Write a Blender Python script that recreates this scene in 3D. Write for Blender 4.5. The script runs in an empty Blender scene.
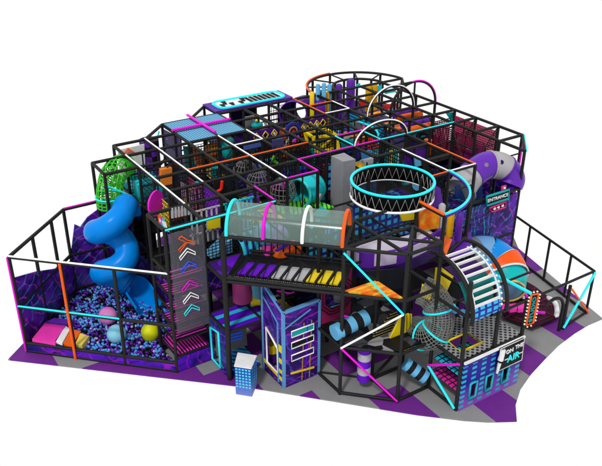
import bpy, math, random
from mathutils import Vector, Matrix
random.seed(7)
C = bpy.context.scene.collection
U = 1.2                       # one bay of the play structure, metres
L, F, T = 1.709, 3.482, 4.924 # deck and roof heights
FENCE = 3.482
PI = math.pi
# ------------------------------------------------------------------ camera
CAM = Vector((-10.554, -17.756, 14.438)); PITCH = 0.47457512; YAW = 0.57533699; FPX = 749.15
_F = Vector((math.sin(YAW), math.cos(YAW), 0)); _R = Vector((math.cos(YAW), -math.sin(YAW), 0)); _U = Vector((0,0,1))
_FW = _F*math.cos(PITCH) - _U*math.sin(PITCH); _UP = _F*math.sin(PITCH) + _U*math.cos(PITCH)
def at(x, y, z):              # survey: a point of the photograph at a known height -> (i, j, z)
    d = _FW*FPX + _R*(x-301) - _UP*(y-233)
    q = CAM + d*((z-CAM.z)/d.z)
    return (q.x/U, q.y/U, z)
def on_i(x, y, i):            # the same on a vertical plane of constant i
    d = _FW*FPX + _R*(x-301) - _UP*(y-233); q = CAM + d*((i*U-CAM.x)/d.x); return (i, q.y/U, q.z)
def on_j(x, y, j):
    d = _FW*FPX + _R*(x-301) - _UP*(y-233); q = CAM + d*((j*U-CAM.y)/d.y); return (q.x/U, j, q.z)
def W(p): return Vector((p[0]*U, p[1]*U, p[2]))
# ------------------------------------------------------------------ materials
def lin(c): 
    c = c/255.0
    return c/12.92 if c <= 0.04045 else ((c+0.055)/1.055)**2.4
ALB=.77
def rgb(r,g,b): return (lin(r)*ALB,lin(g)*ALB,lin(b)*ALB,1)
_M = {}
def mat(name, col, rough=0.55, spec=0.15, emit=0, alpha=1, trans=0, noise=0.06, metal=0):
    if name in _M: return _M[name]
    m = bpy.data.materials.new(name); m.use_nodes = True
    nt = m.node_tree; b = nt.nodes['Principled BSDF']
    c = rgb(*col)
    b.inputs['Roughness'].default_value = rough
    b.inputs['Specular IOR Level'].default_value = spec
    b.inputs['Metallic'].default_value = metal
    if noise:
        tc = nt.nodes.new('ShaderNodeTexCoord'); n = nt.nodes.new('ShaderNodeTexNoise'); n.inputs['Scale'].default_value = 3.0
        n.inputs['Detail'].default_value = 4
        nt.links.new(tc.outputs['Object'], n.inputs['Vector'])
        r = nt.nodes.new('ShaderNodeValToRGB')
        r.color_ramp.elements[0].position = .3; r.color_ramp.elements[1].position = .7
        r.color_ramp.elements[0].color = tuple(v*(1-noise*1.6) for v in c[:3])+(1,)
        r.color_ramp.elements[1].color = tuple(min(1,v*(1+noise)) for v in c[:3])+(1,)
        nt.links.new(n.outputs['Fac'], r.inputs['Fac']); nt.links.new(r.outputs['Color'], b.inputs['Base Color'])
    else: b.inputs['Base Color'].default_value = c
    if emit:
        b.inputs['Emission Color'].default_value = c; b.inputs['Emission Strength'].default_value = emit
    if alpha < 1: b.inputs['Alpha'].default_value = alpha
    if trans: b.inputs['Transmission Weight'].default_value = trans
    _M[name] = m; return m
def ramp(nt, fac, stops, interp='CONSTANT'):
    r = nt.nodes.new('ShaderNodeValToRGB'); cr = r.color_ramp; cr.interpolation = interp
    while len(cr.elements) < len(stops): cr.elements.new(0.5)
    for e, (p, c) in zip(cr.elements, stops): e.position = p; e.color = rgb(*c)
    nt.links.new(fac, r.inputs['Fac']); return r.outputs['Color']
def pat(name, build, rough=0.45):
    if name in _M: return _M[name]
    m = bpy.data.materials.new(name); m.use_nodes = True; nt = m.node_tree; b = nt.nodes['Principled BSDF']
    b.inputs['Roughness'].default_value = rough; b.inputs['Specular IOR Level'].default_value = .15
    tc = nt.nodes.new('ShaderNodeTexCoord').outputs['Object']
    nt.links.new(build(nt, tc), b.inputs['Base Color']); _M[name] = m; return m
def mapping(nt, v, rot=(0,0,0), sc=(1,1,1), loc=(0,0,0)):
    k = nt.nodes.new('ShaderNodeMapping'); k.inputs['Rotation'].default_value = rot; k.inputs['Scale'].default_value = sc; k.inputs['Location'].default_value = loc
    nt.links.new(v, k.inputs['Vector']); return k.outputs['Vector']
def wave(nt, v, scale, dist=0, detail=2, dirn='X', typ='BANDS', ds=1.0):
    w = nt.nodes.new('ShaderNodeTexWave'); w.wave_type = typ
    if typ == 'BANDS': w.bands_direction = dirn
    w.inputs['Scale'].default_value = scale; w.inputs['Distortion'].default_value = dist; w.inputs['Detail'].default_value = detail
    w.inputs['Detail Scale'].default_value = ds
    nt.links.new(v, w.inputs['Vector']); return w.outputs['Fac']
def noise(nt, v, scale, detail=2):
    n = nt.nodes.new('ShaderNodeTexNoise'); n.inputs['Scale'].default_value = scale; n.inputs['Detail'].default_value = detail
    nt.links.new(v, n.inputs['Vector']); return n.outputs['Fac']
def mixc(nt, fac, a, b):
    m = nt.nodes.new('ShaderNodeMix'); m.data_type = 'RGBA'
    nt.links.new(fac, m.inputs[0]) if hasattr(fac,'node') else setattr(m.inputs[0],'default_value',fac)
    for s, q in ((6,a),(7,b)):
        if hasattr(q,'node'): nt.links.new(q, m.inputs[s])
        else: m.inputs[s].default_value = rgb(*q)
    return m.outputs[2]
def mural(base, l1, l2, seed, sc=1.0, mid=None):       # printed neon artwork: flowing thin lines over soft patches
    def f(nt, tc):
        v = mapping(nt, tc, rot=(.4*seed, .7*seed, .3*seed), loc=(seed,2*seed,seed), sc=(1.6,1.6,1.6))
        bg = ramp(nt, noise(nt, v, 1.3*sc), [(0,base),(.45,base),(.62,mid or base)], 'LINEAR')
        w1 = wave(nt, v, .5*sc, 12, 3, 'X',ds=.7); w2 = wave(nt, v, .6*sc, 10, 3, 'Z',ds=.8)
        bg = mixc(nt, ramp(nt, noise(nt, v, .7*sc, 1), [(.5,(0,0,0)),(.7,(110,110,110))],'LINEAR'), bg, l2)
        def brk(w,th,sd):
            a=ramp(nt, w, [(0,(0,0,0)),(th,(0,0,0)),(min(1,th+.02),(255,255,255))],'LINEAR'); b=ramp(nt, noise(nt, mapping(nt,v,loc=(sd,sd,0)), 2.2*sc, 2), [(.4,(0,0,0)),(.52,(255,255,255))],'LINEAR')
            m=nt.nodes.new('ShaderNodeMath'); m.operation='MULTIPLY'; nt.links.new(a,m.inputs[0]); nt.links.new(b,m.inputs[1]); return m.outputs[0]
        c = mixc(nt, brk(w1,.95,3), bg, l1)
        return mixc(nt, brk(w2,.955,9), c, l2)
    return f
def stripes(cols, scale, dirn='X', rot=(0,0,0), dist=0):
    def f(nt, tc):
        n = len(cols); return ramp(nt, wave(nt, mapping(nt, tc, rot=rot), scale, dist, 2, dirn), [(k/n, c) for k, c in enumerate(cols)])
    return f
def shards(cols, sc):                                   # flat angular facets
    def f(nt, tc):
        v = nt.nodes.new('ShaderNodeTexVoronoi'); v.feature = 'F1'; v.distance = 'EUCLIDEAN'; v.inputs['Scale'].default_value = sc
        nt.links.new(tc, v.inputs['Vector'])
        s = nt.nodes.new('ShaderNodeSeparateColor'); nt.links.new(v.outputs['Color'], s.inputs[0])
        return ramp(nt, s.outputs[0], [(k/len(cols), c) for k, c in enumerate(cols)])
    return f
def bricks(win, wall, wall2, sx, sz, zlo, zhi, gap=.3, axis='X'):   # printed lit windows on a graded wall
    def f(nt, tc):
        s = nt.nodes.new('ShaderNodeSeparateXYZ'); nt.links.new(tc, s.inputs[0])
        mr = nt.nodes.new('ShaderNodeMapRange'); nt.links.new(s.outputs['Z'], mr.inputs[0])
        mr.inputs[1].default_value = zlo; mr.inputs[2].default_value = zhi
        bg = ramp(nt, mr.outputs[0], [(0,wall2),(1,wall)], 'LINEAR')
        outs = []
        for o, k in (('A', sx), ('Z', sz)):
            if o == 'A':
                ad = nt.nodes.new('ShaderNodeMath'); ad.operation = 'ADD'
                nt.links.new(s.outputs['X'], ad.inputs[0]); nt.links.new(s.outputs['Y'], ad.inputs[1]); src = ad.outputs[0]
            else: src = s.outputs['Z']
            mu = nt.nodes.new('ShaderNodeMath'); mu.operation = 'MULTIPLY'; mu.inputs[1].default_value = k; nt.links.new(src, mu.inputs[0])
            fr = nt.nodes.new('ShaderNodeMath'); fr.operation = 'FRACT'; nt.links.new(mu.outputs[0], fr.inputs[0])
            gt = nt.nodes.new('ShaderNodeMath'); gt.operation = 'GREATER_THAN'; gt.inputs[1].default_value = gap; nt.links.new(fr.outputs[0], gt.inputs[0]); outs.append(gt.outputs[0])
        m = nt.nodes.new('ShaderNodeMath'); m.operation = 'MULTIPLY'; nt.links.new(outs[0], m.inputs[0]); nt.links.new(outs[1], m.inputs[1])
        return mixc(nt, m.outputs[0], bg, win)
    return f
BLK = mat('black_foam', (31,31,31), .6, .2, noise=.12)
DARK = mat('dark_pad', (22,22,26), .7, noise=.1)
GREY = mat('grey_pad', (128,128,132), .7)
LG = mat('light_grey', (186,186,190), .6)
COLG = mat('column_grey', (150,150,156), .6)
WHT = mat('white_paint', (240,240,240), .5)
PUR = mat('purple', (92,34,160), .5); DPUR = mat('deep_purple', (50,18,98), .5); VIO = mat('violet_pad', (106,12,200), .5)
CY = mat('cyan', (24,205,218), .4); TEAL = mat('teal', (12,165,168), .4); LB = mat('light_blue', (100,178,222), .45)
BLU = mat('slide_blue', (0,136,232), .28, .1, noise=.03); NAVY = mat('navy', (20,24,84), .5)
MG = mat('magenta', (228,30,200), .45); PNK = mat('pink', (238,60,180), .45)
ORG = mat('orange', (240,100,22), .4); YEL = mat('yellow', (246,216,20), .45); PYEL = mat('pale_yellow', (240,212,96), .5)
RED = mat('red', (232,38,22), .45); MAR = mat('maroon', (138,28,84), .5); GRN = mat('green', (40,176,34), .45); LIME = mat('lime', (110,225,50), .45)
SLP = mat('tube_purple', (100,40,176), .35, .2, noise=.03); SLG = mat('tube_grey', (176,174,178), .4, noise=.03)
NE = {'cyan': mat('strip_cyan',(40,226,234),.4,emit=.3,noise=0), 'magenta': mat('strip_magenta',(216,22,200),.4,emit=.3,noise=0),
      'orange': mat('strip_orange',(240,92,20),.4,emit=.2,noise=0), 'white': mat('strip_white',(245,245,245),.4,emit=.2,noise=0),
      'blue': mat('strip_blue',(40,90,235),.4,emit=.3,noise=0)}
# ------------------------------------------------------------------ mesh builder
class MB:
    def __init__(s): s.v=[]; s.f=[]; s.sm=[]; s.mi=[]; s.cur=0
    def add(s, vs, fs, smooth=False):
        o=len(s.v); s.v += [Vector(v) for v in vs]; s.f += [tuple(o+k for k in f) for f in fs]; s.sm += [smooth]*len(fs); s.mi += [s.cur]*len(fs)
        return s
    def box(s, a, b):          # world-space corners
        x0,y0,z0=a; x1,y1,z1=b
        return s.add([(x0,y0,z0),(x1,y0,z0),(x1,y1,z0),(x0,y1,z0),(x0,y0,z1),(x1,y0,z1),(x1,y1,z1),(x0,y1,z1)],
            [(0,3,2,1),(4,5,6,7),(0,1,5,4),(1,2,6,5),(2,3,7,6),(3,0,4,7)])
    def gbox(s, i0,j0,z0,i1,j1,z1): return s.box((i0*U,j0*U,z0),(i1*U,j1*U,z1))
    def slab(s, pts, th, n=None):   # flat polygon (world points) thickened along its normal
        pts=[Vector(p) for p in pts]
        if n is None:
            n=(pts[1]-pts[0]).cross(pts[2]-pts[0]).normalized()
        k=len(pts); h=n*(th/2)
        vs=[p+h for p in pts]+[p-h for p in pts]
        fs=[tuple(range(k)), tuple(range(2*k-1,k-1,-1))]+[(i,k+i,k+(i+1)%k,(i+1)%k) for i in range(k)]
        return s.add(vs,fs)
    def tube(s, path, r, n=10, closed=False, cap=True, r2=None):
        path=[Vector(p) for p in path]; m=len(path); rings=[]; prev=None
        for k in range(m):
            a=path[(k-1)%m] if (closed or k>0) else path[k]; b=path[(k+1)%m] if (closed or k<m-1) else path[k]
            t=(b-a).normalized()
            if prev is None:
                u=t.cross(Vector((0,0,1)))
                if u.length<.05: u=t.cross(Vector((1,0,0)))
            else: u=prev-t*prev.dot(t)
            u.normalize(); prev=u; w=t.cross(u)
            rr = r[k] if isinstance(r,(list,tuple)) else r
            rings.append([path[k]+u*math.cos(2*PI*q/n)*rr+w*math.sin(2*PI*q/n)*rr for q in range(n)])
        vs=[p for g in rings for p in g]; fs=[]
        for k in range(m if closed else m-1):
            a=k*n; b=((k+1)%m)*n
            fs += [(a+q,a+(q+1)%n,b+(q+1)%n,b+q) for q in range(n)]
        s.add(vs,fs,True)
        if cap and not closed:
            s.add(rings[0],[tuple(range(n))[::-1]]); s.add(rings[-1],[tuple(range(n))])
        return s
    def bar(s, a, b, w, h=None):    # square bar
        a=Vector(a); b=Vector(b); h=h or w; t=(b-a).normalized(); u=t.cross(Vector((0,0,1)))
        if u.length<.05: u=Vector((1,0,0))
        u.normalize(); v=t.cross(u); u=u*w/2; v=v*h/2
        vs=[p+c for p in (a,b) for c in (u+v,v-u,-u-v,u-v)]
        return s.add(vs,[(0,1,2,3),(7,6,5,4),(0,4,5,1),(1,5,6,2),(2,6,7,3),(3,7,4,0)])
    def shell(s, path, r, n=24, a0=0, a1=2*PI, th=.03, up=Vector((0,0,1))): # open (part) tube with wall thickness
        path=[Vector(p) for p in path]; m=len(path); ro=[];ri=[]
        full = abs(a1-a0-2*PI)<1e-3; prev=None
        for k in range(m):
            a=path[max(k-1,0)]; b=path[min(k+1,m-1)]; t=(b-a).normalized()
            u=t.cross(up)
            if u.length<.05: u=t.cross(Vector((1,0,0)))
            u.normalize(); w=u.cross(t)
            rr = r[k] if isinstance(r,(list,tuple)) else r
            ang=[a0+(a1-a0)*q/n for q in range(n+1)]
            ro.append([path[k]+(u*math.cos(g)+w*math.sin(g))*rr for g in ang]); ri.append([path[k]+(u*math.cos(g)+w*math.sin(g))*(rr-th) for g in ang])
        N=n+1; vs=[p for g in ro for p in g]+[p for g in ri for p in g]; o=m*N; fs=[]
        for k in range(m-1):
            for q in range(n):
                a=k*N+q; fs.append((a,a+1,a+N+1,a+N)); fs.append((o+a,o+a+N,o+a+N+1,o+a+1))
        for q in range(n):
            fs.append((q,o+q,o+q+1,q+1)); a=(m-1)*N+q; fs.append((a,a+1,o+a+1,o+a))
        if not full:
            for k in range(m-1):
                a=k*N; fs.append((a,a+N,o+a+N,o+a)); a=k*N+n; fs.append((a,o+a,o+a+N,a+N))
        return s.add(vs,fs,True)
    def sphere(s, c, r, seg=20, rings=12, sx=1, sz=1):
        vs=[]; c=Vector(c)
        for a in range(rings+1):
            th=PI*a/rings
            for b in range(seg): vs.append(c+Vector((r*sx*math.sin(th)*math.cos(2*PI*b/seg), r*math.sin(th)*math.sin(2*PI*b/seg), r*sz*math.cos(th))))
        fs=[(a*seg+b,(a+1)*seg+b,(a+1)*seg+(b+1)%seg,a*seg+(b+1)%seg) for a in range(rings) for b in range(seg)]
        return s.add(vs,fs,True)
    def cyl(s, a, b, r, n=20): return s.tube([a,b],r,n)
    def net(s, p00, p10, p11, p01, nu, nv, w=.02):   # grid of cords over a quad
        p00,p10,p11,p01=[Vector(p) for p in (p00,p10,p11,p01)]
        for k in range(nu+1):
            t=k/nu; s.bar(p00.lerp(p10,t),p01.lerp(p11,t),w)
        for k in range(nv+1):
            t=k/nv; s.bar(p00.lerp(p01,t),p10.lerp(p11,t),w)
        return s
    def build(s, name, mats, parent=None, label=None):
        if not isinstance(mats,(list,tuple)): mats=[mats]
        me=bpy.data.meshes.new(name)
        if parent is not None: o=Vector(parent['_w'])
        else:
            xs=[v.x for v in s.v]; ys=[v.y for v in s.v]; zs=[v.z for v in s.v]
            o=Vector(((min(xs)+max(xs))/2,(min(ys)+max(ys))/2,min(zs)))
        me.from_pydata([v-o for v in s.v],[],s.f)
        for m in mats: me.materials.append(m)
        me.polygons.foreach_set('use_smooth',s.sm); me.polygons.foreach_set('material_index',s.mi); me.update()
        ob=bpy.data.objects.new(name,me); C.objects.link(ob)
        if parent is not None: ob.parent=parent
        else: ob.location=o
        ob['_w']=list(o)
        if label: ob['label']=label
        return ob
def thing(name,label,cat,loc,group=None):
    o=bpy.data.objects.new(name,None); C.objects.link(o); o.location=W(loc); o['_w']=list(W(loc)); o.empty_display_size=.2
    o['label']=label; o['category']=cat
    if group: o['group']=group
    return o
def solo(name,mb,m,label,cat,group=None):
    o=mb.build(name,m); o['label']=label; o['category']=cat
    if group: o['group']=group
    return o
def struct(name,mb,m,kind='structure'):
    o=mb.build(name,m); o['kind']=kind; return o
def arc(c, r, a0, a1, n, plane='xy'):    # c in world; plane xy / xz / yz
    out=[]
    for k in range(n+1):
        a=a0+(a1-a0)*k/n; x,y=r*math.cos(a),r*math.sin(a)
        out.append(Vector(c)+(Vector((x,y,0)) if plane=='xy' else Vector((x,0,y)) if plane=='xz' else Vector((0,x,y))))
    return out
def smooth_path(pts, n=8):               # Catmull-Rom
    pts=[Vector(p) for p in pts]; P=[pts[0]*2-pts[1]]+pts+[pts[-1]*2-pts[-2]]; out=[]
    for k in range(1,len(P)-2):
        for q in range(n):
            t=q/n; a,b,c,d=P[k-1:k+3]
            out.append(.5*((2*b)+(c-a)*t+(2*a-5*b+4*c-d)*t*t+(3*b-a-3*c+d)*t**3))
    out.append(pts[-1]); return out
def text(parent, s, origin, xdir, updir, size, m, name='lettering', depth=.012, sx=1):
    cu=bpy.data.curves.new(name,'FONT'); cu.body=s; cu.size=size; cu.extrude=depth; cu.align_x='CENTER'; cu.align_y='CENTER'; cu.offset=.008*size
    tmp=bpy.data.objects.new(name,cu); C.objects.link(tmp); bpy.context.view_layer.update()
    me=bpy.data.meshes.new_from_object(tmp); bpy.data.objects.remove(tmp)
    x=Vector(xdir).normalized(); u=Vector(updir).normalized(); n=x.cross(u)
    M=Matrix(((x.x,u.x,n.x,0),(x.y,u.y,n.y,0),(x.z,u.z,n.z,0),(0,0,0,1)))
    me.transform(Matrix.Translation(Vector(origin)-Vector(parent['_w'])) @ M @ Matrix.Diagonal((sx,1,1,1)))
    me.materials.clear(); me.materials.append(m)
    ob=bpy.data.objects.new(name,me); C.objects.link(ob); ob.parent=parent; ob['_w']=list(parent['_w']); return ob
# ================================================================== floor mat
MAT_POLY=[(-6.54,2.93),(-1.71,-1.58),(1.1,-4.6),(1.91,-5.37),(2.35,-5.72),(2.94,-6.07),(3.35,-5.65),(3.92,-5.29),(4.6,-5.02),(5.4,-4.78),(6.2,-4.56),(7.04,-4.42),(7.7,-4.36),(8.3,-4.38),
 (9.5,-.1),(10.3,1.0),(10.3,8.6),(8.2,9.3),(5.6,8.6),(2.0,8.3),(-.2,7.3),(-2.2,6.2),(-3.2,5.3),(-4.2,5.2)]
def clip_square(poly,x0,y0,x1,y1):
    for ax,lim,sgn in ((0,x0,1),(0,x1,-1),(1,y0,1),(1,y1,-1)):
        out=[]
        for k in range(len(poly)):
            a,b=poly[k-1],poly[k]; da=(a[ax]-lim)*sgn; db=(b[ax]-lim)*sgn
            if (da>=0)!=(db>=0):
                t=da/(da-db); out.append((a[0]+(b[0]-a[0])*t,a[1]+(b[1]-a[1])*t))
            if db>=0: out.append(b)
        poly=out
        if not poly: break
    return poly
GREY_T={(-2,0),(-5,2),(-1,-2),(-1,-1),(0,-3),(0,-2),(0,-4),(2,-5),(2,-6),(1,-3),(2,-3),(4,-5),(4,-4),(4,-6),(6,-4),(6,-3),(6,-5),(8,-3),(8,-2),(8,-4),(9,-2)}
PURP_T={(1,-4),(1,-5),(3,-5),(3,-6),(5,-4),(5,-5),(7,-4),(7,-5),(7,-3),(2,-2),(-1,-3),(-3,0),(-3,-1),(-2,-1),(-4,1),(-4,0),(-5,1),(-6,3),(-6,2),(-4,2),(8,-1),(9,-3),(9,-1),(-2,-2)}
mb=MB()
for i in range(-7,12):
    for j in range(-7,11):
        p=clip_square(MAT_POLY,i-.5,j-.5,i+.5,j+.5)
        if len(p)<3: continue
        g=(i,j) in GREY_T or ((i,j) not in PURP_T and (i+j)%2==0)
        q=[]
        for a in p:
            if not q or (abs(a[0]-q[-1][0])+abs(a[1]-q[-1][1]))>1e-5: q.append(a)
        mb.cur=0 if g else 1
        mb.slab([(a[0]*U,a[1]*U,-.02) for a in q],.04,Vector((0,0,1)))
struct('floor',mb,[mat('mat_grey',(140,140,141),.75,.2,noise=.03),mat('mat_purple',(108,36,138),.75,.2,noise=.04)])
# ================================================================== frame kit
PR=.058
used=set()
class Frame:
    def __init__(s,label,cat,loc,name='play_frame'): s.t=thing(name,label,cat,loc)
    def post(s,i,j,z0=0,z1=T,key=True,r=PR):
        k=('p',round(i,2),round(j,2))
        if key and k in used: return
        used.add(k); MB().tube([(i*U,j*U,z0),(i*U,j*U,z1)],r,8).build('post',BLK,s.t)
    def beam(s,a,b,r=PR,name='beam',m=None):
        MB().tube([W(a),W(b)],r,8).build(name,m or BLK,s.t)
    def strip(s,a,b,col,off=(0,0,.045),r=.029):
        o=Vector(off); q=MB().tube([W(a)+o,W(b)+o],r,8).build('light_strip',NE[col],s.t); q['label']=col+' strip light'
    def curve(s,pts,r=PR,name='curved_beam',m=None,closed=False):
        return MB().tube(pts,r,8,closed).build(name,m or BLK,s.t)
    def grid(s,cells,levels,posts=True,extra=()):
        edges=set()
        for (i,j) in cells:
            edges|={('x',j,i),('x',j+1,i),('y',i,j),('y',i+1,j)}
        for z in levels:
            for ax in 'xy':
                lines={}
                for e in edges:
                    if e[0]==ax and (e,z) not in used: used.add((e,z)); lines.setdefault(e[1],[]).append(e[2])
                for c,ks in lines.items():
                    ks=sorted(ks); st=ks[0]; pv=st
                    for k in ks[1:]+[None]:
                        if k is None or k!=pv+1:
                            a,b=((st,c,z),(pv+1,c,z)) if ax=='x' else ((c,st,z),(c,pv+1,z))
                            s.beam(a,b,PR if z==T else .04)
                            st=k
                        pv=k
        if posts:
            for (i,j) in sorted({(i+a,j+b) for (i,j) in cells for a in (0,1) for b in (0,1)}): s.post(i,j)
    def deck(s,i,j,z,m,label=None,a=.04,th=.06):
        return MB().gbox(i+a,j+a,z-th+.02,i+1-a,j+1-a,z+.02).build('deck',m,s.t,label)
    def net(s,p0,p1,z0,z1,m=None,nu=12,nv=12,w=.016,name='net'):
        a,b=p0,p1; return MB().net(W((*a,z0)),W((*b,z0)),W((*b,z1)),W((*a,z1)),nu,nv,w).build(name,m or BLK,s.t)
    def wall(s,p0,p1,z0,z1,m,name='wall_pad',label=None,th=.04):
        a,b=p0,p1; return MB().slab([W((*a,z0)),W((*b,z0)),W((*b,z1)),W((*a,z1))],th).build(name,m,s.t,label)
# printed artwork
M_MUR=pat('mural_purple',mural((44,16,104),(196,60,210),(70,150,220),1,1.0,(96,30,176)))
M_MUR2=pat('mural_blue',mural((26,18,92),(150,60,220),(40,200,220),2.3,1.6,(60,30,150)))
M_PAD=pat('pad_print',mural((84,20,190),(30,14,60),(170,30,190),3.1,.9,(30,20,120)))
M_WIN=pat('window_print',bricks((60,190,225),(30,40,140),(60,60,170),3.6,3.6,0,2,.42))
M_TRI=pat('shard_grey',shards([(24,24,26),(150,150,152),(16,16,18),(70,70,74),(30,30,32),(22,22,24)],2.6))
M_TEALP=pat('teal_print',shards([(10,60,70),(20,170,180),(14,20,40),(12,110,120)],3))
M_PURS=pat('purple_shard',shards([(110,14,206),(110,14,206),(60,10,120),(98,20,186)],2.2))
M_STRC=pat('cyan_stripe_deck',stripes([(92,18,200),(92,18,200),(92,18,200),(40,200,225)],.62,'Y'))
M_FIRE=pat('fire_print',lambda nt,tc: ramp(nt,noise(nt,mapping(nt,tc,sc=(1,4,1)),1.6,3),[(.3,(236,60,16)),(.48,(250,130,20)),(.62,(255,210,60)),(.8,(255,240,150))],'LINEAR'))
M_STAR=pat('star_print',lambda nt,tc: ramp(nt,noise(nt,tc,9,2),[(0,(36,16,82)),(.69,(36,16,82)),(.70,(150,140,230))]))
M_NAVYN=pat('navy_neon',mural((14,16,50),(40,150,210),(120,50,200),4.2,2.0,(30,24,90)))
M_MAROON=mat('maroon_cord',(206,64,112),.6)
# ================================================================== main frames
fr1=Frame('black tube frame over the rear left bays beside the blue spiral slide','climbing frame',(-3,1,0))
c1=[(-3,4),(-3,0)]+[(-2,j) for j in range(1,6)]+[(-2,0)]+[(-1,j) for j in range(0,6)]
fr1.grid(c1,(T,F,L)); fr1.beam((-1,6,T),(0,7,T)); fr1.beam((0,6,T),(0,7,T)); fr1.beam((-1,6,F),(0,7,F))
fr1.post(-2,-1,0,T,r=.085)
fr1.strip((-1,6,T),(-1,2,T),'white'); fr1.strip((-2,5,T),(-2,1,T),'white')
fr1.strip((-.86,6.2,3.6),(-.2,6.8,T-.2),'cyan')
fr1.strip((-3,4,4.5),(-2.3,4,3.9),'cyan',r=.025)
fr2=Frame('black tube frame of the middle bays under the light blue roof and piano roof','climbing frame',(1,3,0))
c2=[(i,j) for i in (0,1) for j in range(1,7)]+[(0,0)]+[(1,7)]+[(2,j) for j in range(2,8)]
fr2.grid([c for c in c2 if c not in ((0,0),(1,7))],(T,F,L)); fr2.beam((0,1,T),(0,0,T)); fr2.beam((0,0,T),(-1,0,T))
fr2.beam((1,7,T),(2,8,T)); fr2.beam((2,7,T),(2,8,T)); fr2.post(2,8)
fr2.strip((1,5,T),(1,1,T),'white'); fr2.strip((2,5,T),(2,4,T),'white'); fr2.strip((2,4,T),(1,4,T),'white')
fr2.strip((-1,3,T),(3,3,T),'orange'); fr2.strip((-3,0,T),(0,0,T),'cyan',off=(0,-.06,.02)); fr2.strip((0,1,T),(0,0,T),'magenta')
fr2.strip((1,1,T),(2,1,T),'magenta'); fr2.strip((2,1,T),(2,2,T),'magenta'); fr2.strip((2,2,T),(5,2,T),'magenta')
fr3=Frame('black tube frame of the centre back bays behind the grey column','climbing frame',(4,3,0))
c3=[(i,j) for i in (3,4) for j in range(2,8)]+[(4,1)]
fr3.grid(c3,(T,F,L))
fr3.strip((4,3,T),(5,3,T),'magenta'); fr3.strip((4,3,T),(4,2,T),'cyan'); fr3.strip((5,3,T),(5,2,T),'cyan'); fr3.strip((5,2,T),(8,2,T),'cyan')
fr3.strip((5,7,T),(5,5,T),'orange')
fr4=Frame('black tube frame of the rear right bays with the maroon nets','climbing frame',(7,2,0))
c4=[(5,j) for j in range(-1,7)]+[(i,j) for i in (6,7) for j in range(2,4)]+[(8,j) for j in range(0,4)]
fr4.grid(c4,(T,)); fr4.grid(c4,(F,L),posts=False)
for a,b in (((9,0),(8,-1)),((8,-1),(8,0))): fr4.beam((*a,T),(*b,T))
fr4.post(8,-1); fr4.beam((6,-1,F),(8,-1,F)); fr4.beam((8,-1,F),(9,0,F)); fr4.beam((6,-1,L),(8,-1,L)); fr4.beam((8,-1,L),(9,0,L))
fr4.strip((5,6,T),(6,6,T),'orange'); fr4.strip((6,6,T),(6,5,T),'white'); fr4.strip((6,5,T),(5,5,T),'white')
fr4.strip((6,1,T),(6,-1,T),'orange'); fr4.strip((5,1,T),(5,-1,T),'white'); fr4.strip((5,-1,T),(6,-1,T),'white')
fr4.strip((9,0,T),(8,-1,T),'cyan',off=(.06,-.04,0))
fr4.strip((8.85,-.12,F),(8.75,-.12,.9),'magenta',off=(0,0,0)); fr4.strip((8.95,-.1,4.7),(8.95,-.1,3.6),'magenta',off=(0,0,0))
fr4.beam((7.9,2,T-.1),(7.0,0,F),.02); 
# ================================================================== round tower at the back
frR=Frame('round black frame tower at the back with an orange rim strip','round tower',(8,7,0))
cc=W((8,7,T))
frR.curve(arc(cc,2*U,0,PI,28)); frR.curve(arc(cc,1.05*U,0,PI,20))
frR.curve(arc(W((8,7,F)),2*U,0,PI,28)); frR.curve(arc(W((8,7,4.2)),2*U,0,PI,28),.03)
frR.beam((6,7,T),(10,7,T)); frR.beam((6,7,F),(10,7,F)); frR.beam((9,5,T),(9,7,T)); frR.beam((10,7,T),(9,5.6,T)); frR.beam((6,7,T),(6,5,T)); frR.beam((6,6,T),(9,6,T)); frR.beam((6,5,T),(9,5,T))
frR.beam((8,4,T),(8,7,T)); frR.beam((9,4,T),(9,5,T)); frR.beam((7,4,T),(7,7,T)); frR.beam((6,5,F),(9,5,F)); frR.beam((7,4,F),(7,7,F)); frR.beam((9,4,F),(9.2,7,F))
for k in range(7):
    a=k*PI/6; frR.post(8+2*math.cos(a),7+2*math.sin(a))
    if k not in (0,6): frR.beam((8+1.05*math.cos(a),7+1.05*math.sin(a),T),(8+2*math.cos(a),7+2*math.sin(a),T),.035)
    frR.post(8+1.05*math.cos(a),7+1.05*math.sin(a),F)
for (i,j) in ((6,5),(7,5),(8,5),(6,6),(9,5),(9,6),(10,7)): frR.post(i,j)
q=MB().tube([p+Vector((0,0,.05)) for p in arc(cc,2.03*U,PI*.5,PI,16)],.04,8).build('light_strip',NE['orange'],frR.t); q['label']='orange strip light on the rim'
frR.curve([W((7,5.5,4.4))+Vector((0,0,0)),W((7.4,6.4,4.6))],.03)
# arches over the back right
def arch(ci,cj,r,col,label,a0=0,a1=PI,hs=.9):
    t=thing('roof_arch',label,'arch',(ci,cj,T))
    sq=lambda P:[Vector((p.x,p.y,T+(p.z-T)*hs)) for p in P]
    MB().tube(sq(arc(W((ci,cj,T)),r*U,a0,a1,20,'xz')),PR*.9,8).build('arch_tube',BLK,t)
    MB().tube([p+Vector((0,-.03,.03)) for p in sq(arc(W((ci,cj,T)),(r+.01)*U,a0 if col!='magenta' else 0,a1 if col!='magenta' else PI*.55,20,'xz'))],.028,8).build('light_strip',NE[col],t)
    return t
a_=arch(8,4,1,'magenta','black roof arch with a magenta strip at the back right corner')
MB().tube([W((8,4,T)),W((8,4,T+U*.9))],.04,8).build('post',BLK,a_)
arch(7,4,1,'white','tall white roof arch in front of the round tower')
arch(5,2,1,'white','lower white roof arch beside the orange and purple rollers',hs=.62)
MB().tube([W((7,4,T+U*.9)),W((8,4,T+U*.9))],.045,8).build('ridge_beam',BLK,a_)
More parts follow.
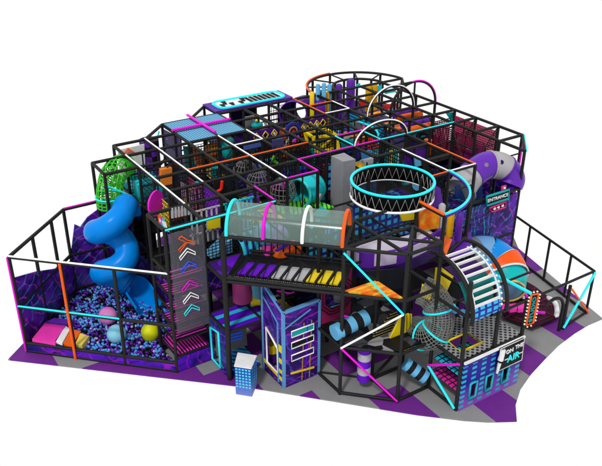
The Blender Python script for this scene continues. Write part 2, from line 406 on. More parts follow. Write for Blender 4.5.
# ================================================================== round ring crown over the centre
rc=W((3,-1,T)); RR=1.08*U
rg=thing('ring_crown','round black crown with white zigzag drape between a cyan and a white ring','ring',(3,-1,T-.22))
MB().tube(arc(rc+Vector((0,0,.28)),RR,0,2*PI,48)[:-1],.046,8,True).build('upper_ring',NE['cyan'],rg)
MB().tube(arc(rc+Vector((0,0,-.24)),RR,0,2*PI,48)[:-1],.04,8,True).build('lower_ring',NE['white'],rg)
mb=MB(); mb.shell([rc+Vector((0,0,-.22)),rc+Vector((0,0,.25))],RR-.02,48,th=.02,up=Vector((1,0,0))); mb.build('drape',mat('drape_black',(8,8,9),.8,.05),rg)
zz=[]
for k in range(65):
    a=2*PI*k/64; z=(-.18 if k%2 else .19)
    zz.append(rc+Vector((math.cos(a)*(RR+.012),math.sin(a)*(RR+.012),z)))
MB().tube(zz,.015,5).build('zigzag_cord',mat('cord_white',(190,190,190),.5),rg)
MB().tube([rc+Vector(((p-rc).x*.95,(p-rc).y*.95,(p-rc).z)) for p in zz],.012,5).build('zigzag_cord',_M['cord_white'],rg)
# ring carrying frame + quarter arc
frC=Frame('black tube frame round the centre ring with an orange and cyan arc rail','climbing frame',(4,-1,0))
for (i,j) in ((4,-1),(3,-2),(2,-1),(3,0),(4,1),(2,0),(4,0),(3,-3),(2,-2),(1,-1),(1,0),(4,-2)): frC.post(i,j,0,T if (i,j) in ((4,-1),(3,-2),(3,-3),(2,-1),(3,0)) else F)
for z in (F,L):
    for j in (-2,-1,0): frC.beam((1,j,z),(5,j,z),.04)
    for i in (1,2,3,4): frC.beam((i,-2.0,z),(i,1.0,z),.04)
    frC.beam((1,1,z),(4,1,z),.04)
for z in (F-.6,F,):
    frC.curve(arc(W((3,-1,z)),1.1*U,0,2*PI,32)[:-1],.03,closed=True)
frC.beam((5,-1,T),(4,-1,T)); frC.beam((3,-3,T),(3,-2,T)); frC.strip((5,-1,T),(4.1,-1,T),'orange'); frC.strip((3,-3,T),(3,-2.1,T),'orange',r=.05)
frC.curve(arc(W((3,-1,T)),2*U,-PI/2,0,20),.05,m=PUR); q=MB().tube([p+Vector((0,0,.07)) for p in arc(W((3,-1,T)),2*U,-PI/2,0,20)],.04,8).build('light_strip',NE['cyan'],frC.t); q['label']='cyan strip along the arc'
frC.beam((4,-1,F),(6,-1,F),.04); frC.post(4.42,-2.42,0,T)
frC.beam((4.42,-2.42,F),(5,-1,F)); frC.beam((3,-3,F),(4.42,-2.42,F)); frC.beam((3,-2,F),(5,-2,F),.04); frC.beam((5,-1,L),(5,-3,L),.04); frC.beam((3,-3,L),(6.5,-3,L),.04)
# ================================================================== front hexagon frame
frH=Frame('black hexagonal front frame with crossing cyan, white and magenta strips','climbing frame',(1,-3,0))
N=dict(a=(0,-2),b=(0,-3),c=(1,-4),d=(2,-4),e=(2,-3),f=(1,-3),g=(1,-2))
for k in 'abcdef': frH.post(*N[k],r=.055)
for z in (T,F,L):
    for a,b in ('ab','bc','cd','de','ce','fd') if z==T else ('ab','bc','cd','de','bf','fg'):
        frH.beam((*N[a],z),(*N[b],z),.052)
frH.beam((0,-3,T),(2,-3,T),.052); frH.beam((1,-2,T),(1,-4,T),.052); frH.beam((0,-3,T),(1,-2,T),.05); frH.beam((1,-2,T),(2,-2,T),.045)
for a,b in ('ab','bc','cd','fe','fc'): frH.beam((*N[a],.06),(*N[b],.06),.05)
frH.beam((0,-2,.06),(1,-3,.06),.03); frH.beam((1,-3,.06),(2,-3,.9),.045)
frH.strip((0,-3,T-.1),(1,-4,3.1),'cyan',off=(-.05,-.06,0),r=.033); frH.strip((0,-3,1.72),(1,-4,3.1),'white',off=(-.05,-.06,0),r=.033); frH.strip((0,-3,1.72),(1,-4,.08),'magenta',off=(-.05,-.06,0),r=.033)
tr=MB().slab([W((.05,-2.95,F+.03)),W((1,-2.98,F+.03)),W((1.02,-3.93,F+.03))],.05).build('deck',M_FIRE,frH.t,'flame coloured triangular deck')
MB().slab([W((.05,-2.9,L+.03)),W((1,-3.92,L+.03)),W((1.95,-3.95,L+.03)),W((1.95,-2,L+.03)),W((.05,-2,L+.03))],.05).build('deck',M_TRI,frH.t,'deck with grey triangle print')
# ================================================================== ball pit fence
fp=Frame('black ball pit fence on the left with magenta, orange and cyan strips','fence',(-6,3,0),'ball_pit_fence')
A=(-6,3);B=(-4,5);D=(-3,0);E5=(-3,5)
for t in (0,1/3,2/3): fp.post(A[0]+3*t,A[1]-3*t,0,FENCE)
for t in (.4,.75,1): fp.post(A[0]+2*t,A[1]+2*t,0,FENCE)
for z in (FENCE,L,.34,.04):
    fp.beam((*A,z),(*D,z)); fp.beam((*A,z),(*B,z)); fp.beam((*B,z),(*E5,z))
fp.strip((*A,FENCE),(*A,.05),'magenta',off=(-.06,-.02,0)); fp.strip((-5,2,FENCE),(-5,2,.0),'orange',off=(-.05,-.06,0),r=.042)
fp.strip((*A,FENCE),(*D,FENCE),'white',off=(-.02,-.02,.05)); fp.strip((*A,L),(-4,1,L),'cyan',off=(-.03,-.03,.05)); fp.strip((*B,FENCE),(*E5,FENCE),'magenta')
w_=.02
MB().slab([W((-6,3,.03)),W((-3,0,.03)),W((-3,0,.36)),W((-6,3,.36))],.08).build('base_pad',M_PAD,fp.t,'purple and blue printed base pad')
MB().slab([W((-6,3,.03)),W((-4,5,.03)),W((-4,5,1.5)),W((-4.6,4.4,1.75)),W((-5.3,3.7,2.3)),W((-6,3,2.75))],.05).build('wall_pad',M_MUR,fp.t,'purple mural wall with a sloping top edge')
MB().slab([W((-4,5,.03)),W((-3,5,.03)),W((-3,5,3.2)),W((-3.35,5,3.0)),W((-3.6,5,2.7)),W((-3.75,5,2.85)),W((-4,5,1.7))],.05).build('wall_pad',M_MUR,fp.t,'purple mural wall with a peak')
for j in (1,2,3,4): MB().slab([W((-2,j+.04,.03)),W((-2,j+.96,.03)),W((-2,j+.96,1.2)),W((-2,j+.04,1.2))],.05).build('wall_pad',M_MUR,fp.t)
MB().slab([W((-3,5,.03)),W((-2,5,.03)),W((-2,5,3.0)),W((-3,5,3.3))],.05).build('wall_pad',M_MUR,fp.t)
# entrance fence on the right
fe=Frame('low black fence closing the front right entrance area','fence',(8.5,-2,0),'entrance_fence')
E0=(8.98,-.05);E1=(8.1,-3.95)
pts=[(E0[0]+(E1[0]-E0[0])*t,E0[1]+(E1[1]-E0[1])*t) for t in (.25,.5,.75,1)]
for p in pts: fe.post(*p,0,L,r=.045)
fe.beam((*E0,L),(*E1,L),.045); fe.beam((*E0,.06),(*E1,.06),.05); 
G=(6.9,-4.1); fe.post(*G,0,L); fe.beam((*E1,L),(4,-4.0,L),.045); fe.beam((*E1,.06),(*G,.06),.04)
fe.strip((*E1,L),(*G,.1),'cyan',off=(-.05,-.08,0),r=.045); fe.strip((*G,L-.1),(*E1,.1),'orange',off=(0,-.08,0),r=.035)
MB().tube([W((6.75,-4.1,0)),W((6.75,-4.1,.75))]+arc(W((6.3,-4.1,.9)),.45*U,0,PI*.75,10,'xz'),.055,8).build('gate_arch',BLK,fe.t)
MB().tube([W(on_i(499,276.5,4)),W(on_i(531,293.5,4))],.05,8).build('light_strip',NE['cyan'],fe.t)

for a,b in (((472,215),(495,226)),((477,232),(495,226)),((491,220),(511,213)),((493,221),(512,230))): fr4.beam(at(*a,L),at(*b,L),.045)
# ================================================================== ball pit
def inside(x,y,poly):
    c=False
    for k in range(len(poly)):
        a,b=poly[k-1],poly[k]
        if (a[1]>y)!=(b[1]>y) and x<(b[0]-a[0])*(y-a[1])/(b[1]-a[1])+a[0]: c=not c
    return c
PIT=[(-5.85,2.98),(-3.02,.15),(-3.02,1.0),(-2.1,1.05),(-2.1,4.9),(-3.95,4.9)]
SLX=[at(-40+176,289,1.0),at(149,306,.42)]
r1=random.Random(3); balls=[]; g=.074
j=0.1
while j<5:
    i=-6
    while i<-2:
        x=i+r1.uniform(-.03,.03); y=j+r1.uniform(-.03,.03)
        if inside(x,y,PIT): balls.append((x,y,.24+r1.uniform(-.04,.06)))
        i+=g
    j+=g
balls=[b for b in balls if not (b[0]*.0+b[0]<-4.4 and b[1]-b[0]>7.4 and b[1]-b[0]<9.2 and b[0]+b[1]<-1.7 and b[0]<-4.9)]
BM=[mat('ball_blue',(84,160,236),.35,noise=0),mat('ball_purple',(104,30,178),.35,noise=0),mat('ball_black',(18,18,24),.35,noise=0),mat('ball_lilac',(176,176,236),.35,noise=0)]
names=['light blue','purple','black','pale lilac']
def clus(x,y):
    v=.9*(math.sin(x*7.1+y*4.3)+math.sin(y*9.7-x*6.1))+r1.gauss(0,1.3)
    return 3 if r1.random()<.07 else 0 if v>.25 else 1 if v>-1.2 else 2
balls.sort(key=lambda b:(W(b)-CAM).length)
protos=[]
for k in range(4):
    mb=MB(); mb.sphere((0,0,0),.05,10,7); me=bpy.data.meshes.new('pit_ball'); me.from_pydata(mb.v,[],mb.f); me.materials.append(BM[k]); me.polygons.foreach_set('use_smooth',mb.sm); protos.append(me)
for b in balls[:296]:
    k=clus(b[0],b[1]); o=bpy.data.objects.new('pit_ball',protos[k]); C.objects.link(o); o.location=W(b)
    o['label']='small '+names[k]+' ball near the front edge of the ball pit'; o['category']='ball'; o['group']='small '+names[k]+' balls near the front edge of the ball pit'
mb=MB()
for b in balls[296:]:
    mb.cur=clus(b[0],b[1]); mb.sphere(W(b),.05,7,5)
struct('pit_balls',mb,BM,'stuff')
mb=MB(); mb.slab([(p[0]*U,p[1]*U,.17) for p in PIT],.03,Vector((0,0,1))); struct('pit_floor',mb,mat('pit_dark',(26,16,60),.7))
for (x,y,m,lab) in ((108,316,mat('ball_pink',(236,140,212),.4,noise=0),'large pink ball lying in the ball pit'),(116.5,334,mat('ball_pale',(136,206,232),.4,noise=0),'large pale blue ball lying in the ball pit'),(150.5,332,mat('ball_yellow',(214,220,20),.4,noise=0),'large yellow ball lying in the ball pit beside the tower')):
    solo('exercise_ball',MB().sphere(W(at(x,y,.5)),.31,28,18),m,lab,'ball','large balls in the ball pit')
# soft blocks in the left corner
t=thing('soft_steps','pink, white, orange and yellow soft step blocks in the left corner of the ball pit','soft steps',(-5.4,2.9,0))
def block(px,z0,z1,m,lab):
    b=[W(at(x,y,z1)) for x,y in px]; lo=[Vector((p.x,p.y,z0)) for p in b]; k=len(b)
    MB().add(b+lo,[tuple(range(k)),tuple(range(2*k-1,k-1,-1))]+[(q,k+q,k+(q+1)%k,(q+1)%k) for q in range(k)]).build('block',m,t,lab)
block([(32,339),(55,343),(66,325),(45,322.5)],.1,.5,PNK,'pink block'); block([(45,322),(66,324.5),(74,320),(54,318)],.1,.55,PUR,'purple block')
block([(55,341),(62,343.5),(70,329),(66,326)],.1,.5,WHT,'white wedge'); block([(63,343),(72,345),(81,331),(71,329)],.1,.48,ORG,'orange wedge')
block([(75,345),(82,345),(89,336),(80,333)],.1,.45,PYEL,'yellow wedge')
block([(52,344),(64,346.5),(63,344),(55,341.5)],.1,.42,NAVY,'navy edge')
# ================================================================== blue spiral slide
sl=thing('spiral_slide','blue closed spiral tube slide ending in an open trough in the ball pit','slide',(-3,3,0))
sp=[(125.5,206,3.8),(121,216,3.65),(111,225,3.45),(100,231,3.2),(96,232,3.08),(98,231,2.98),(108,232,2.85),(119,237,2.7),(126.5,247,2.42),(126,258,2.15),(117,267,1.92),(106,271,1.75),(102,272.5,1.62),(104,274,1.48),(113,276,1.28),(122,279,1.1),(129,283,.93)]
path=smooth_path([W(at(*q)) for q in sp],6)
mb=MB(); mb.tube(path,.41,22); mb.sphere(path[0],.41,22,14); mb.build('tube',BLU,sl)
dd=(path[-1]-path[-4]).normalized()
tp=smooth_path([path[-1]-dd*.1,W(at(134.5,284,.88)),W(at(141,293,.74)),W(at(149,305,.66))],5)
MB().shell(tp,[.44]*4+[.47]*(len(tp)-4),16,PI*.96,PI*2.04,.04).build('trough',BLU,sl)
MB().shell([path[-1]-dd*.12,path[-1]+dd*.02],.47,24,0,2*PI,.05).build('collar',mat('slide_blue_dark',(0,98,190),.3),sl)
MB().gbox(-2.6,3.95,F-.3,-2.1,4.4,F+.02).build('mounting_box',BLU,sl)
# ================================================================== climbing tower with chevron panel
tw=thing('climbing_tower','tower of pink striped shelves behind a grey clear panel with chevron arrows','climbing tower',(-2.5,.5,0))
M_PS=pat('pink_stripe',stripes([(28,12,48),(228,70,190)],2.4,'Y')); M_PS2=pat('pink_stripe_x',stripes([(28,12,48),(240,60,190)],3.1,'X'))
for k,z in enumerate((.55,1.1,1.62,2.15,2.68,3.2)):
    m=M_PS2 if k==0 else M_PS
    if k%2: mb=MB().gbox(-2.95,.05,z-.03,-2.05,.5,z+.03)
    else: mb=MB().gbox(-2.95,.05,z-.03,-2.05,.7,z+.03)
    if k==0: mb=MB().gbox(-2.95,.05,z-.03,-2.05,.95,z+.03)
    mb.build('shelf',m,tw)
    q=MB(); q.bar(W((-2.97,.02,z)),W((-2.03,.02,z)),.05); q.bar(W((-2.97,.02,z)),W((-2.97,.98,z)),.05); q.build('shelf_edge',BLK,tw)
MB().slab([W((-3,-.02,.03)),W((-2,-.02,.03)),W((-2,-.02,.5)),W((-3,-.02,.5))],.05).build('base_pad',M_PAD,tw)
q=MB(); q.slab([W((-2.93,-.05,1.42)),W((-2.03,-.05,1.42)),W((-2.03,-.05,T-.12)),W((-2.93,-.05,T-.12))],.015); q.build('clear_panel',mat('clear_grey',(120,120,130),.25,alpha=.26,noise=0),tw)
for (x,y,c) in ((187,245,'orange'),(187.6,254,'white'),(189,267,'blue'),(190,286,'magenta'),(191,298,'white'),(192,310,'cyan')):
    c0=Vector(W(on_j(x,y,-.085))); X=Vector((1,0,0)); Z=Vector((0,0,1))
    pts=[(-.3,-.17),(0,.1),(.3,-.12),(.3,.0),(0,.24),(-.32,-.05)]
    if c=='orange': pts=[(-.3,-.2),(0,.1),(.33,-.06),(.3,.05),(.05,.17),(-.2,.42),(-.3,.34),(-.05,.12),(-.34,-.1)]
    MB().tube([c0+X*a*.8+Z*b*.8 for a,b in pts],.017,6,True).build('chevron',NE[c],tw,c+' chevron outline')
# front room and portal
fr_=Frame('black tube frame of the front room between the tower and the purple building','climbing frame',(-1.5,-.5,0))
for (i,j) in ((-1,-1),(-1,0),(-1,-2),(0,-1),(0,-2)): fr_.post(i,j,0,F)
for a,b in (((-2,0),(-2,-1)),((-2,-1),(-1,-1)),((-1,-1),(-1,0)),((-1,-1),(-1,-2)),((0,0),(0,-2)),((-1,0),(0,0)),((-1,-1),(0,-1))): fr_.beam((*a,L),(*b,L),.05); fr_.beam((*a,F),(*b,F),.045)
fr_.deck(-2,-1,L,M_STRC,'purple deck with cyan stripes'); MB().slab([W((-1,-.05,L)),W((-1,-.95,L)),W((-.1,-.05,L))],.06).build('deck',M_STRC,fr_.t)
fr_.deck(-2,-1,F,M_PURS,'purple deck'); fr_.deck(-2,0,F,M_TRI); fr_.deck(-1,-1,F,M_PURS,'purple deck')
pt=thing('portal_wall','dark purple printed portal panel with a cyan edged doorway','panel',(-2,-.5,0))
mb=MB()
def wi(j0,z0,j1,z1,i=-2.0): mb.slab([W((i,j0,z0)),W((i,j1,z0)),W((i,j1,z1)),W((i,j0,z1))],.05)
wi(-.02,0,-.12,1.66); wi(-.55,0,-.97,1.66); wi(-.12,1.3,-.55,1.66); wi(-.12,0,-.55,.12); mb.build('panel',M_MUR2,pt)
MB().tube([W((-2.04,*q)) for q in ((-.1,.12),(-.1,1.3),(-.55,1.42),(-.57,.12))],.035,6,True).build('door_frame',NE['cyan'],pt)
# stools in the room
for (x,y,z,m,lab) in ((250,364,.45,COLG,'round grey stool inside the front room'),(272,343,.8,YEL,'round yellow stool seen through the white window'),(272,352,.45,PUR,'round purple stool below the yellow one')):
    q=at(x,y,z); solo('stool',MB().cyl(W((q[0],q[1],z-.3)),W(q),.2,22),m,lab,'stool','round stools in the front room')
q=at(246,374,.02); t=thing('floor_pad','blue patterned low pad on the floor of the front room','pad',q)
MB().gbox(-1.85,-.95,.02,-1.1,-.1,.16).build('pad',M_WIN,t)
solo('sloped_mat',MB().slab([W((-1.9,-.1,.15)),W((-1.0,-.1,.15)),W((-1.0,-.02,1.4)),W((-1.9,-.02,1.4))],.06),GREY,'grey mat wall at the back of the front room','mat')
q=MB()
for k in range(7):
    q.slab([W((-1.5+.012*k,-.14,.55+.11*k)),W((-1.15,-.14,.5+.11*k)),W((-1.15,-.14,.55+.11*k)),W((-1.5+.012*k,-.14,.6+.11*k))],.02)
solo('stripe_decal',q,NE['blue'],'stack of thin blue stripes on the dark wall of the front room','panel')
# blue building box outside
b0=[W(at(x,y,1.02)) for x,y in ((234.5,366.5),(251,369),(256.5,356.5),(238,353.5))]
base=[Vector((p.x,p.y,0)) for p in b0]
bt=thing('building_block','small blue tower block with printed lit windows and white roof at the front edge','block',(base[0].x/U,base[0].y/U,0))
def grad(c0,c1,zlo,zhi):
    def f(nt,tc):
        s=nt.nodes.new('ShaderNodeSeparateXYZ'); nt.links.new(tc,s.inputs[0]); mr=nt.nodes.new('ShaderNodeMapRange'); nt.links.new(s.outputs['Z'],mr.inputs[0])
        mr.inputs[1].default_value=zlo; mr.inputs[2].default_value=zhi
        return ramp(nt,mr.outputs[0],[(0,c0),(1,c1)],'LINEAR')
    return f
mw=MB(); mw.add(base+b0,[(0,1,5,4),(1,2,6,5),(2,3,7,6),(3,0,4,7),(3,2,1,0)]); mw.cur=1
cen=sum(b0,Vector())/4
MB().slab([cen+(p-cen)*1.04+Vector((0,0,.015)) for p in b0],.03,Vector((0,0,1))).build('roof',WHT,bt)
for fa,fb,n in ((0,1,5),(1,2,3)):
    u=base[fb]-base[fa]; nn=Vector((u.y,-u.x,0)).normalized()*.006
    for a in range(n):
        for k in range(7):
            c=base[fa]+u*((a+.55)/(n+.1))+nn; z=.28+k*.105; h=u.normalized()*.032
            mw.add([c-h+Vector((0,0,z)),c+h+Vector((0,0,z)),c+h+Vector((0,0,z+.062)),c-h+Vector((0,0,z+.062))],[(0,1,2,3)])
mw.build('body',[pat('block_print',grad((112,132,214),(20,70,170),.0,.7)),mat('lit_window',(90,210,245),.4,noise=0)],bt)
# ================================================================== purple building facade
pb=thing('building_facade','purple building facade with light blue edges, white framed slits and window','facade',(-1,-2,0))
a0=(-1.05,-1.12); a1=(-1.03,-2.04); a2=(0,-2.04)
zA=on_i(261.5,281,-1.05)[2]; zB=2.28; zC=on_j(318,300,-2.04)[2]
zB=on_i(283,313,-1.03)[2]
def PA(s,z): return W((a0[0]+(a1[0]-a0[0])*s,a0[1]+(a1[1]-a0[1])*s,z))
def PB(s,z): return W((a1[0]+(a2[0]-a1[0])*s,a1[1],z))
M_PB=pat('facade_print',mural((44,12,96),(190,50,210),(70,90,220),5.2,1.1,(84,22,150)))
mb=MB(); mb.slab([PA(0,0),PA(.22,0),PA(.22,zA-.15),PA(0,zA)],.05); mb.slab([PA(.22,0),PA(1,0),PA(1,.45),PA(.22,.45)],.05); mb.slab([PA(.8,.45),PA(1,.45),PA(1,zB),PA(.8,zB+.2)],.05)
mb.slab([PA(.22,1.75),PA(.8,1.35),PA(.8,zB+.2),PA(.22,zA-.25)],.05); mb.build('side_wall',M_PB,pb)
MB().slab([PB(0,0),PB(1,0),PB(1,zC),PB(0,zB)],.05).build('front_wall',M_PB,pb)
mb=MB()
for p,q in ((PA(0,0),PA(0,zA)),(PA(0,zA),PA(1,zB)),(PB(0,0),PB(0,zB)),(PB(0,zB),PB(1,zC)),(PB(1,0),PB(1,zC))): mb.bar(p,q,.085)
mb.bar(PA(.05,zA-.4)+Vector((-.05,0,0)),PA(.8,zB-.45)+Vector((-.05,0,0)),.03); mb.bar(PA(.8,zB-.45)+Vector((-.05,0,0)),PA(.8,.1)+Vector((-.05,0,0)),.04)
mb.bar(PB(0,zB-.55)+Vector((0,-.04,0)),PB(.75,zC-.2)+Vector((0,-.04,0)),.03)
mb.build('edge_trim',mat('trim_blue',(96,160,214),.45),pb)
MB().tube([q+Vector((-.05,0,0)) for q in (PA(.22,.45),PA(.22,1.72),PA(.78,1.32),PA(.78,.42))],.032,6,True).build('window_frame',NE['white'],pb)
for s0,s1,z0,z1 in ((.82,.97,1.25,1.5),(.82,.97,.85,1.02),(.82,.97,.5,.62)): MB().slab([x+Vector((-.04,0,0)) for x in (PA(s0,z0),PA(s1,z0),PA(s1,z1),PA(s0,z1))],.01).build('yellow_block',YEL,pb)
MB().slab([x+Vector((-.035,0,0)) for x in (PA(.02,.33),PA(.98,.2),PA(.98,.34),PA(.02,.47))],.01).build('yellow_band',YEL,pb); MB().bar(PB(.18,.47)+Vector((0,-.04,0)),PB(.85,.36)+Vector((0,-.04,0)),.05).build('yellow_band',YEL,pb)
mb=MB()
for s in (.5,.72): mb.bar(PB(s,.05)+Vector((0,-.035,0)),PB(s+.06,zC-.6)+Vector((0,-.035,0)),.02)
mb.build('gold_line',mat('gold',(200,150,60),.5),pb); MB().bar(PB(.6,.05)+Vector((0,-.035,0)),PB(.66,zC-.4)+Vector((0,-.035,0)),.035).build('violet_line',VIO,pb)
for k,(z,m) in enumerate(((1.78,TEAL),(1.38,DARK),(.93,DPUR))):
    qq=[PB(.2,z-.02),PB(.83,z-.02),PB(.83,z+.19),PB(.2,z+.19)]
    MB().slab([x+Vector((0,-.04,0)) for x in qq],.01).build('slit',m,pb)
    MB().tube([x+Vector((0,-.05,0)) for x in qq],.02,6,True).build('slit_frame',NE['white'],pb)
# ================================================================== bridge with clear half tunnel
BU=Vector((1,-1,0)).normalized(); BV=Vector((1,1,0)).normalized(); B0=W((-2,-1,0)); BL=2*math.sqrt(2)*U
br=thing('rope_bridge','step bridge with purple, grey and yellow boards across the front','bridge',(-1,-1.5,F))
def BP(u,v,z): return B0+BU*u+BV*v+Vector((0,0,z))
for v in (0,1.7): 
    for z in (F,F+.12): MB().tube([BP(0,v,z),BP(BL,v,z)],.05,8).build('beam',BLK,br)
for n_,m in enumerate((VIO,VIO,VIO,LG,LG,LG,YEL,YEL,YEL)):
    u=.28+n_*.335; MB().slab([BP(u,.3,F+.1),BP(u+.24,.3,F+.1),BP(u+.34,1.0,F+.1),BP(u+.12,1.0,F+.1)],.05).build('board',m,br)
    mb=MB(); mb.bar(BP(u+.1,.08,F+.17),BP(u+.1,1.05,F+.17),.02); mb.bar(BP(u-.06,.05,F+.14),BP(u+.08,1.1,F+.14),.03); mb.build('rope',BLK,br)
mb=MB(); mb.slab([BP(0,0.02,F+.02),BP(BL,.02,F+.02),BP(BL,1.68,F-.0),BP(0,1.68,F-.0)],.04); mb.cur=1
for k in range(60):
    mb.bar(BP(.05+k*BL/61,.12,F+.06),BP(.07+k*BL/61,.12,F+.06),.02); mb.bar(BP(.05+k*BL/61,.2,F+.06),BP(.07+k*BL/61,.2,F+.06),.02)
mb.build('mat',[DARK,LG],br)
tn=thing('clear_tunnel','clear half round tunnel roof with cyan, magenta, white and orange hoops','tunnel roof',(-1,-1.5,T))
for v in (0,1.28): MB().tube([BP(0,v,T),BP(BL,v,T)],.06,8).build('beam',BLK,tn)
R_=.64
def ring(u,r,n=18): return [BP(u,.64-r*math.cos(PI*k/n),T+.04+r*1.08*math.sin(PI*k/n)) for k in range(n+1)]
r0=ring(.12,R_); r1_=ring(BL-.03,R_); MB().add(r0+r1_,[(k,k+1,20+k,19+k) for k in range(18)],True).build('cover',mat('clear_green',(140,168,160),.15,.3,alpha=.42,noise=0),tn)
for u,c in ((.12,'cyan'),(1.16,'magenta'),(2.25,'white'),(BL-.05,'orange')): MB().tube(ring(u,R_+.03),.05,8).build('hoop',NE[c],tn,c+' hoop')
frB=Frame('black posts and cross braces carrying the bridge','climbing frame',(-1,-1,0))
frB.post(-1,0,0,T); frB.post(0,-1,0,T); frB.post(1,-2,0,T)
frB.beam((-2,-1,T),(-1,0,T)); frB.beam((0,-3,T),(1,-2,T)); frB.beam((0,-1,T),(1,-2,T),.045); frB.beam((-1,0,T),(0,0,T),.045)
frB.beam((-2,-1,F),(-2,0,F)); frB.beam((.2,-1.1,3.6),(1,-2,T),.03); frB.beam((-.6,-.2,T-.1),(.2,-1.1,3.6),.035)
frB.net((-1,0),(0,-1),F,T,BLK,9,1,.03,'railing'); frB.net((0,-1),(1,-2),F,T,BLK,9,1,.03,'railing')
# ================================================================== helpers for flat things on known planes
def pl(plane,val,pts):
    f={'i':lambda x,y:on_i(x,y,val),'j':lambda x,y:on_j(x,y,val),'z':lambda x,y:at(x,y,val)}[plane]
    return [W(f(x,y)) for x,y in pts]
def Q(plane,val,pts,m,name,label,cat,th=.05,group=None):
    return solo(name,MB().slab(pl(plane,val,pts),th),m,label,cat,group)
def col(name,i,j,z0,z1,r,m,label,cat,group=None,n=16,cap=True):
    mb=MB(); mb.tube([W((i,j,z0)),W((i,j,z1-r*.5)),W((i,j,z1))],[r,r,r*.55],n); return solo(name,mb,m,label,cat,group)
# ================================================================== decks and back walls (parts of the frames)
PAL={'k':DARK,'t':M_TRI,'p':M_PURS,'y':YEL,'g':GREY,'c':M_TEALP,'n':M_NAVYN,'v':DPUR,'s':PYEL}
def decks(fr,rows,z):
    for j,line in rows.items():
        for i,ch in line.items():
            if ch!='.': fr.deck(i,j,z,PAL[ch])
decks(fr1,{5:{-2:'c',-1:'n'},4:{-3:'n',-2:'c',-1:'k'},3:{-2:'t',-1:'c'},2:{-2:'k',-1:'n'},1:{-2:'t',-1:'g'},0:{-2:'t',-1:'t'}},F)
decks(fr1,{5:{-2:'k'},3:{-2:'k',-1:'t'},2:{-1:'k'},1:{-2:'t',-1:'k'},0:{-1:'t'}},L)
decks(fr2,{6:{0:'n',1:'c'},5:{0:'t',1:'n',2:'k'},4:{1:'k',2:'n'},3:{0:'k',1:'k',2:'n'},2:{0:'y',1:'k',2:'v'},1:{0:'y'},7:{2:'v'}},F)
decks(fr2,{6:{0:'k',1:'t'},5:{0:'v',1:'k',2:'k'},4:{0:'k',1:'k',2:'n'},3:{0:'t',1:'k',2:'k'},2:{0:'k',1:'t',2:'k'},1:{0:'k',1:'t',2:'k'}},L)
decks(fr3,{7:{3:'v',4:'n'},6:{3:'n',4:'c'},5:{3:'k',4:'k'},4:{3:'t',4:'c'},3:{3:'v',4:'c'},2:{3:'k',4:'n'},1:{4:'k'}},F)
decks(fr3,{6:{3:'k',4:'k'},5:{3:'t',4:'k'},4:{3:'k',4:'v'},3:{3:'k',4:'k'},2:{3:'t',4:'k'},1:{4:'t'}},L)
decks(fr4,{6:{5:'c'},5:{5:'k'},4:{5:'n'},3:{5:'k',6:'c',7:'v',8:'k'},2:{5:'c',6:'k',7:'k',8:'k'},1:{5:'c'},0:{5:'k'},-1:{5:'n'}},F)
decks(fr4,{3:{5:'k',6:'k',7:'k',8:'t'},2:{5:'t',6:'k',7:'k',8:'k'},1:{5:'k',8:'k'},0:{5:'t',8:'v'},-1:{5:'k'}},L)
for i in (6,7):
    for j in (-1,0,1):
        fr4.deck(i,j,L,(M_NAVYN,DARK)[(i+j)%2])
decks(frC,{0:{1:'k',2:'k',3:'k'},-1:{1:'k',2:'k',3:'n',0:'t'},-2:{1:'t',2:'k',3:'k'},1:{1:'k',2:'t',3:'k'}},L)
decks(frC,{0:{1:'k',4:'n'},-1:{4:'v'}},F)
for (i,j) in ((6,5),(7,5),(8,5),(6,6),(7,6),(8,6),(6,4),(7,4),(8,4)): frR.deck(i,j,F,(RED,DARK,M_NAVYN,M_FIRE)[(i*2+j*3)%4])
mb=MB(); mb.slab([W((8,7,F))]+arc(W((8,7,F)),1.95*U,0.02,PI-.02,20),.06,Vector((0,0,1))); mb.build('deck',DPUR,frR.t)
walls=[(fr1,(-2,6),(-1,6),0,3.0,M_MUR2),(fr1,(-2,5),(-2,6),0.0,2.9,M_MUR),(fr2,(1,7),(2,7),0,3.3,M_MUR2),(fr2,(0,7),(1,7),0,3.3,M_MUR),(fr2,(2,8),(3,8),0,3.2,M_STAR),(fr3,(3,8),(4,8),0,T-.1,M_STAR),(fr3,(4,8),(5,8),0,3.2,M_STAR),
 (fr1,(-1,0),(0,0),L,3.0,M_NAVYN),(fr1,(-2,1),(-1,1),L,3.1,M_MUR),(fr2,(0,3),(1,3),F,4.3,M_NAVYN),(fr2,(2,3),(3,3),F,4.1,M_MUR2),(fr2,(1,4),(1,5),F,4.2,M_NAVYN),(fr3,(3,4),(4,4),F,4.2,M_TEALP),(fr3,(4,3),(5,3),F,4.3,M_NAVYN),
 (fr4,(9,0),(9,1),0,3.3,M_MUR2),(fr4,(9,1),(9,2),0,3.3,M_MUR),(fr4,(9,2),(9,4),0,3.3,M_MUR2),(fr4,(8,4),(9,4),0,T-.5,M_TEALP),(fr4,(5,2),(6,2),F,4.2,M_TEALP),(fr4,(6,2),(8,2),L,3.2,M_NAVYN),
 (fr4,(5,-1),(6,-1),L,3.3,M_MUR2),(fr4,(6,-1),(7,-1),0,3.3,M_MUR2),(fr4,(7,-1),(8,-1),0,3.35,M_MUR),(fr4,(6,0),(6,1),L,3.2,M_NAVYN),(frC,(1,0),(2,0),L,3.3,M_WIN),(frC,(2,0),(4,0),L,3.4,M_WIN),(frC,(0,-1),(1,-1),L,3.1,M_NAVYN),(fr2,(0,1),(1,1),L,3.2,M_MUR2),(fr2,(2,2),(3,2),L,3.3,M_WIN),(fr3,(3,2),(4,2),F,4.5,M_WIN)]
for fr,a,b,z0,z1,m in walls: fr.wall(a,b,z0+.03,z1,m)
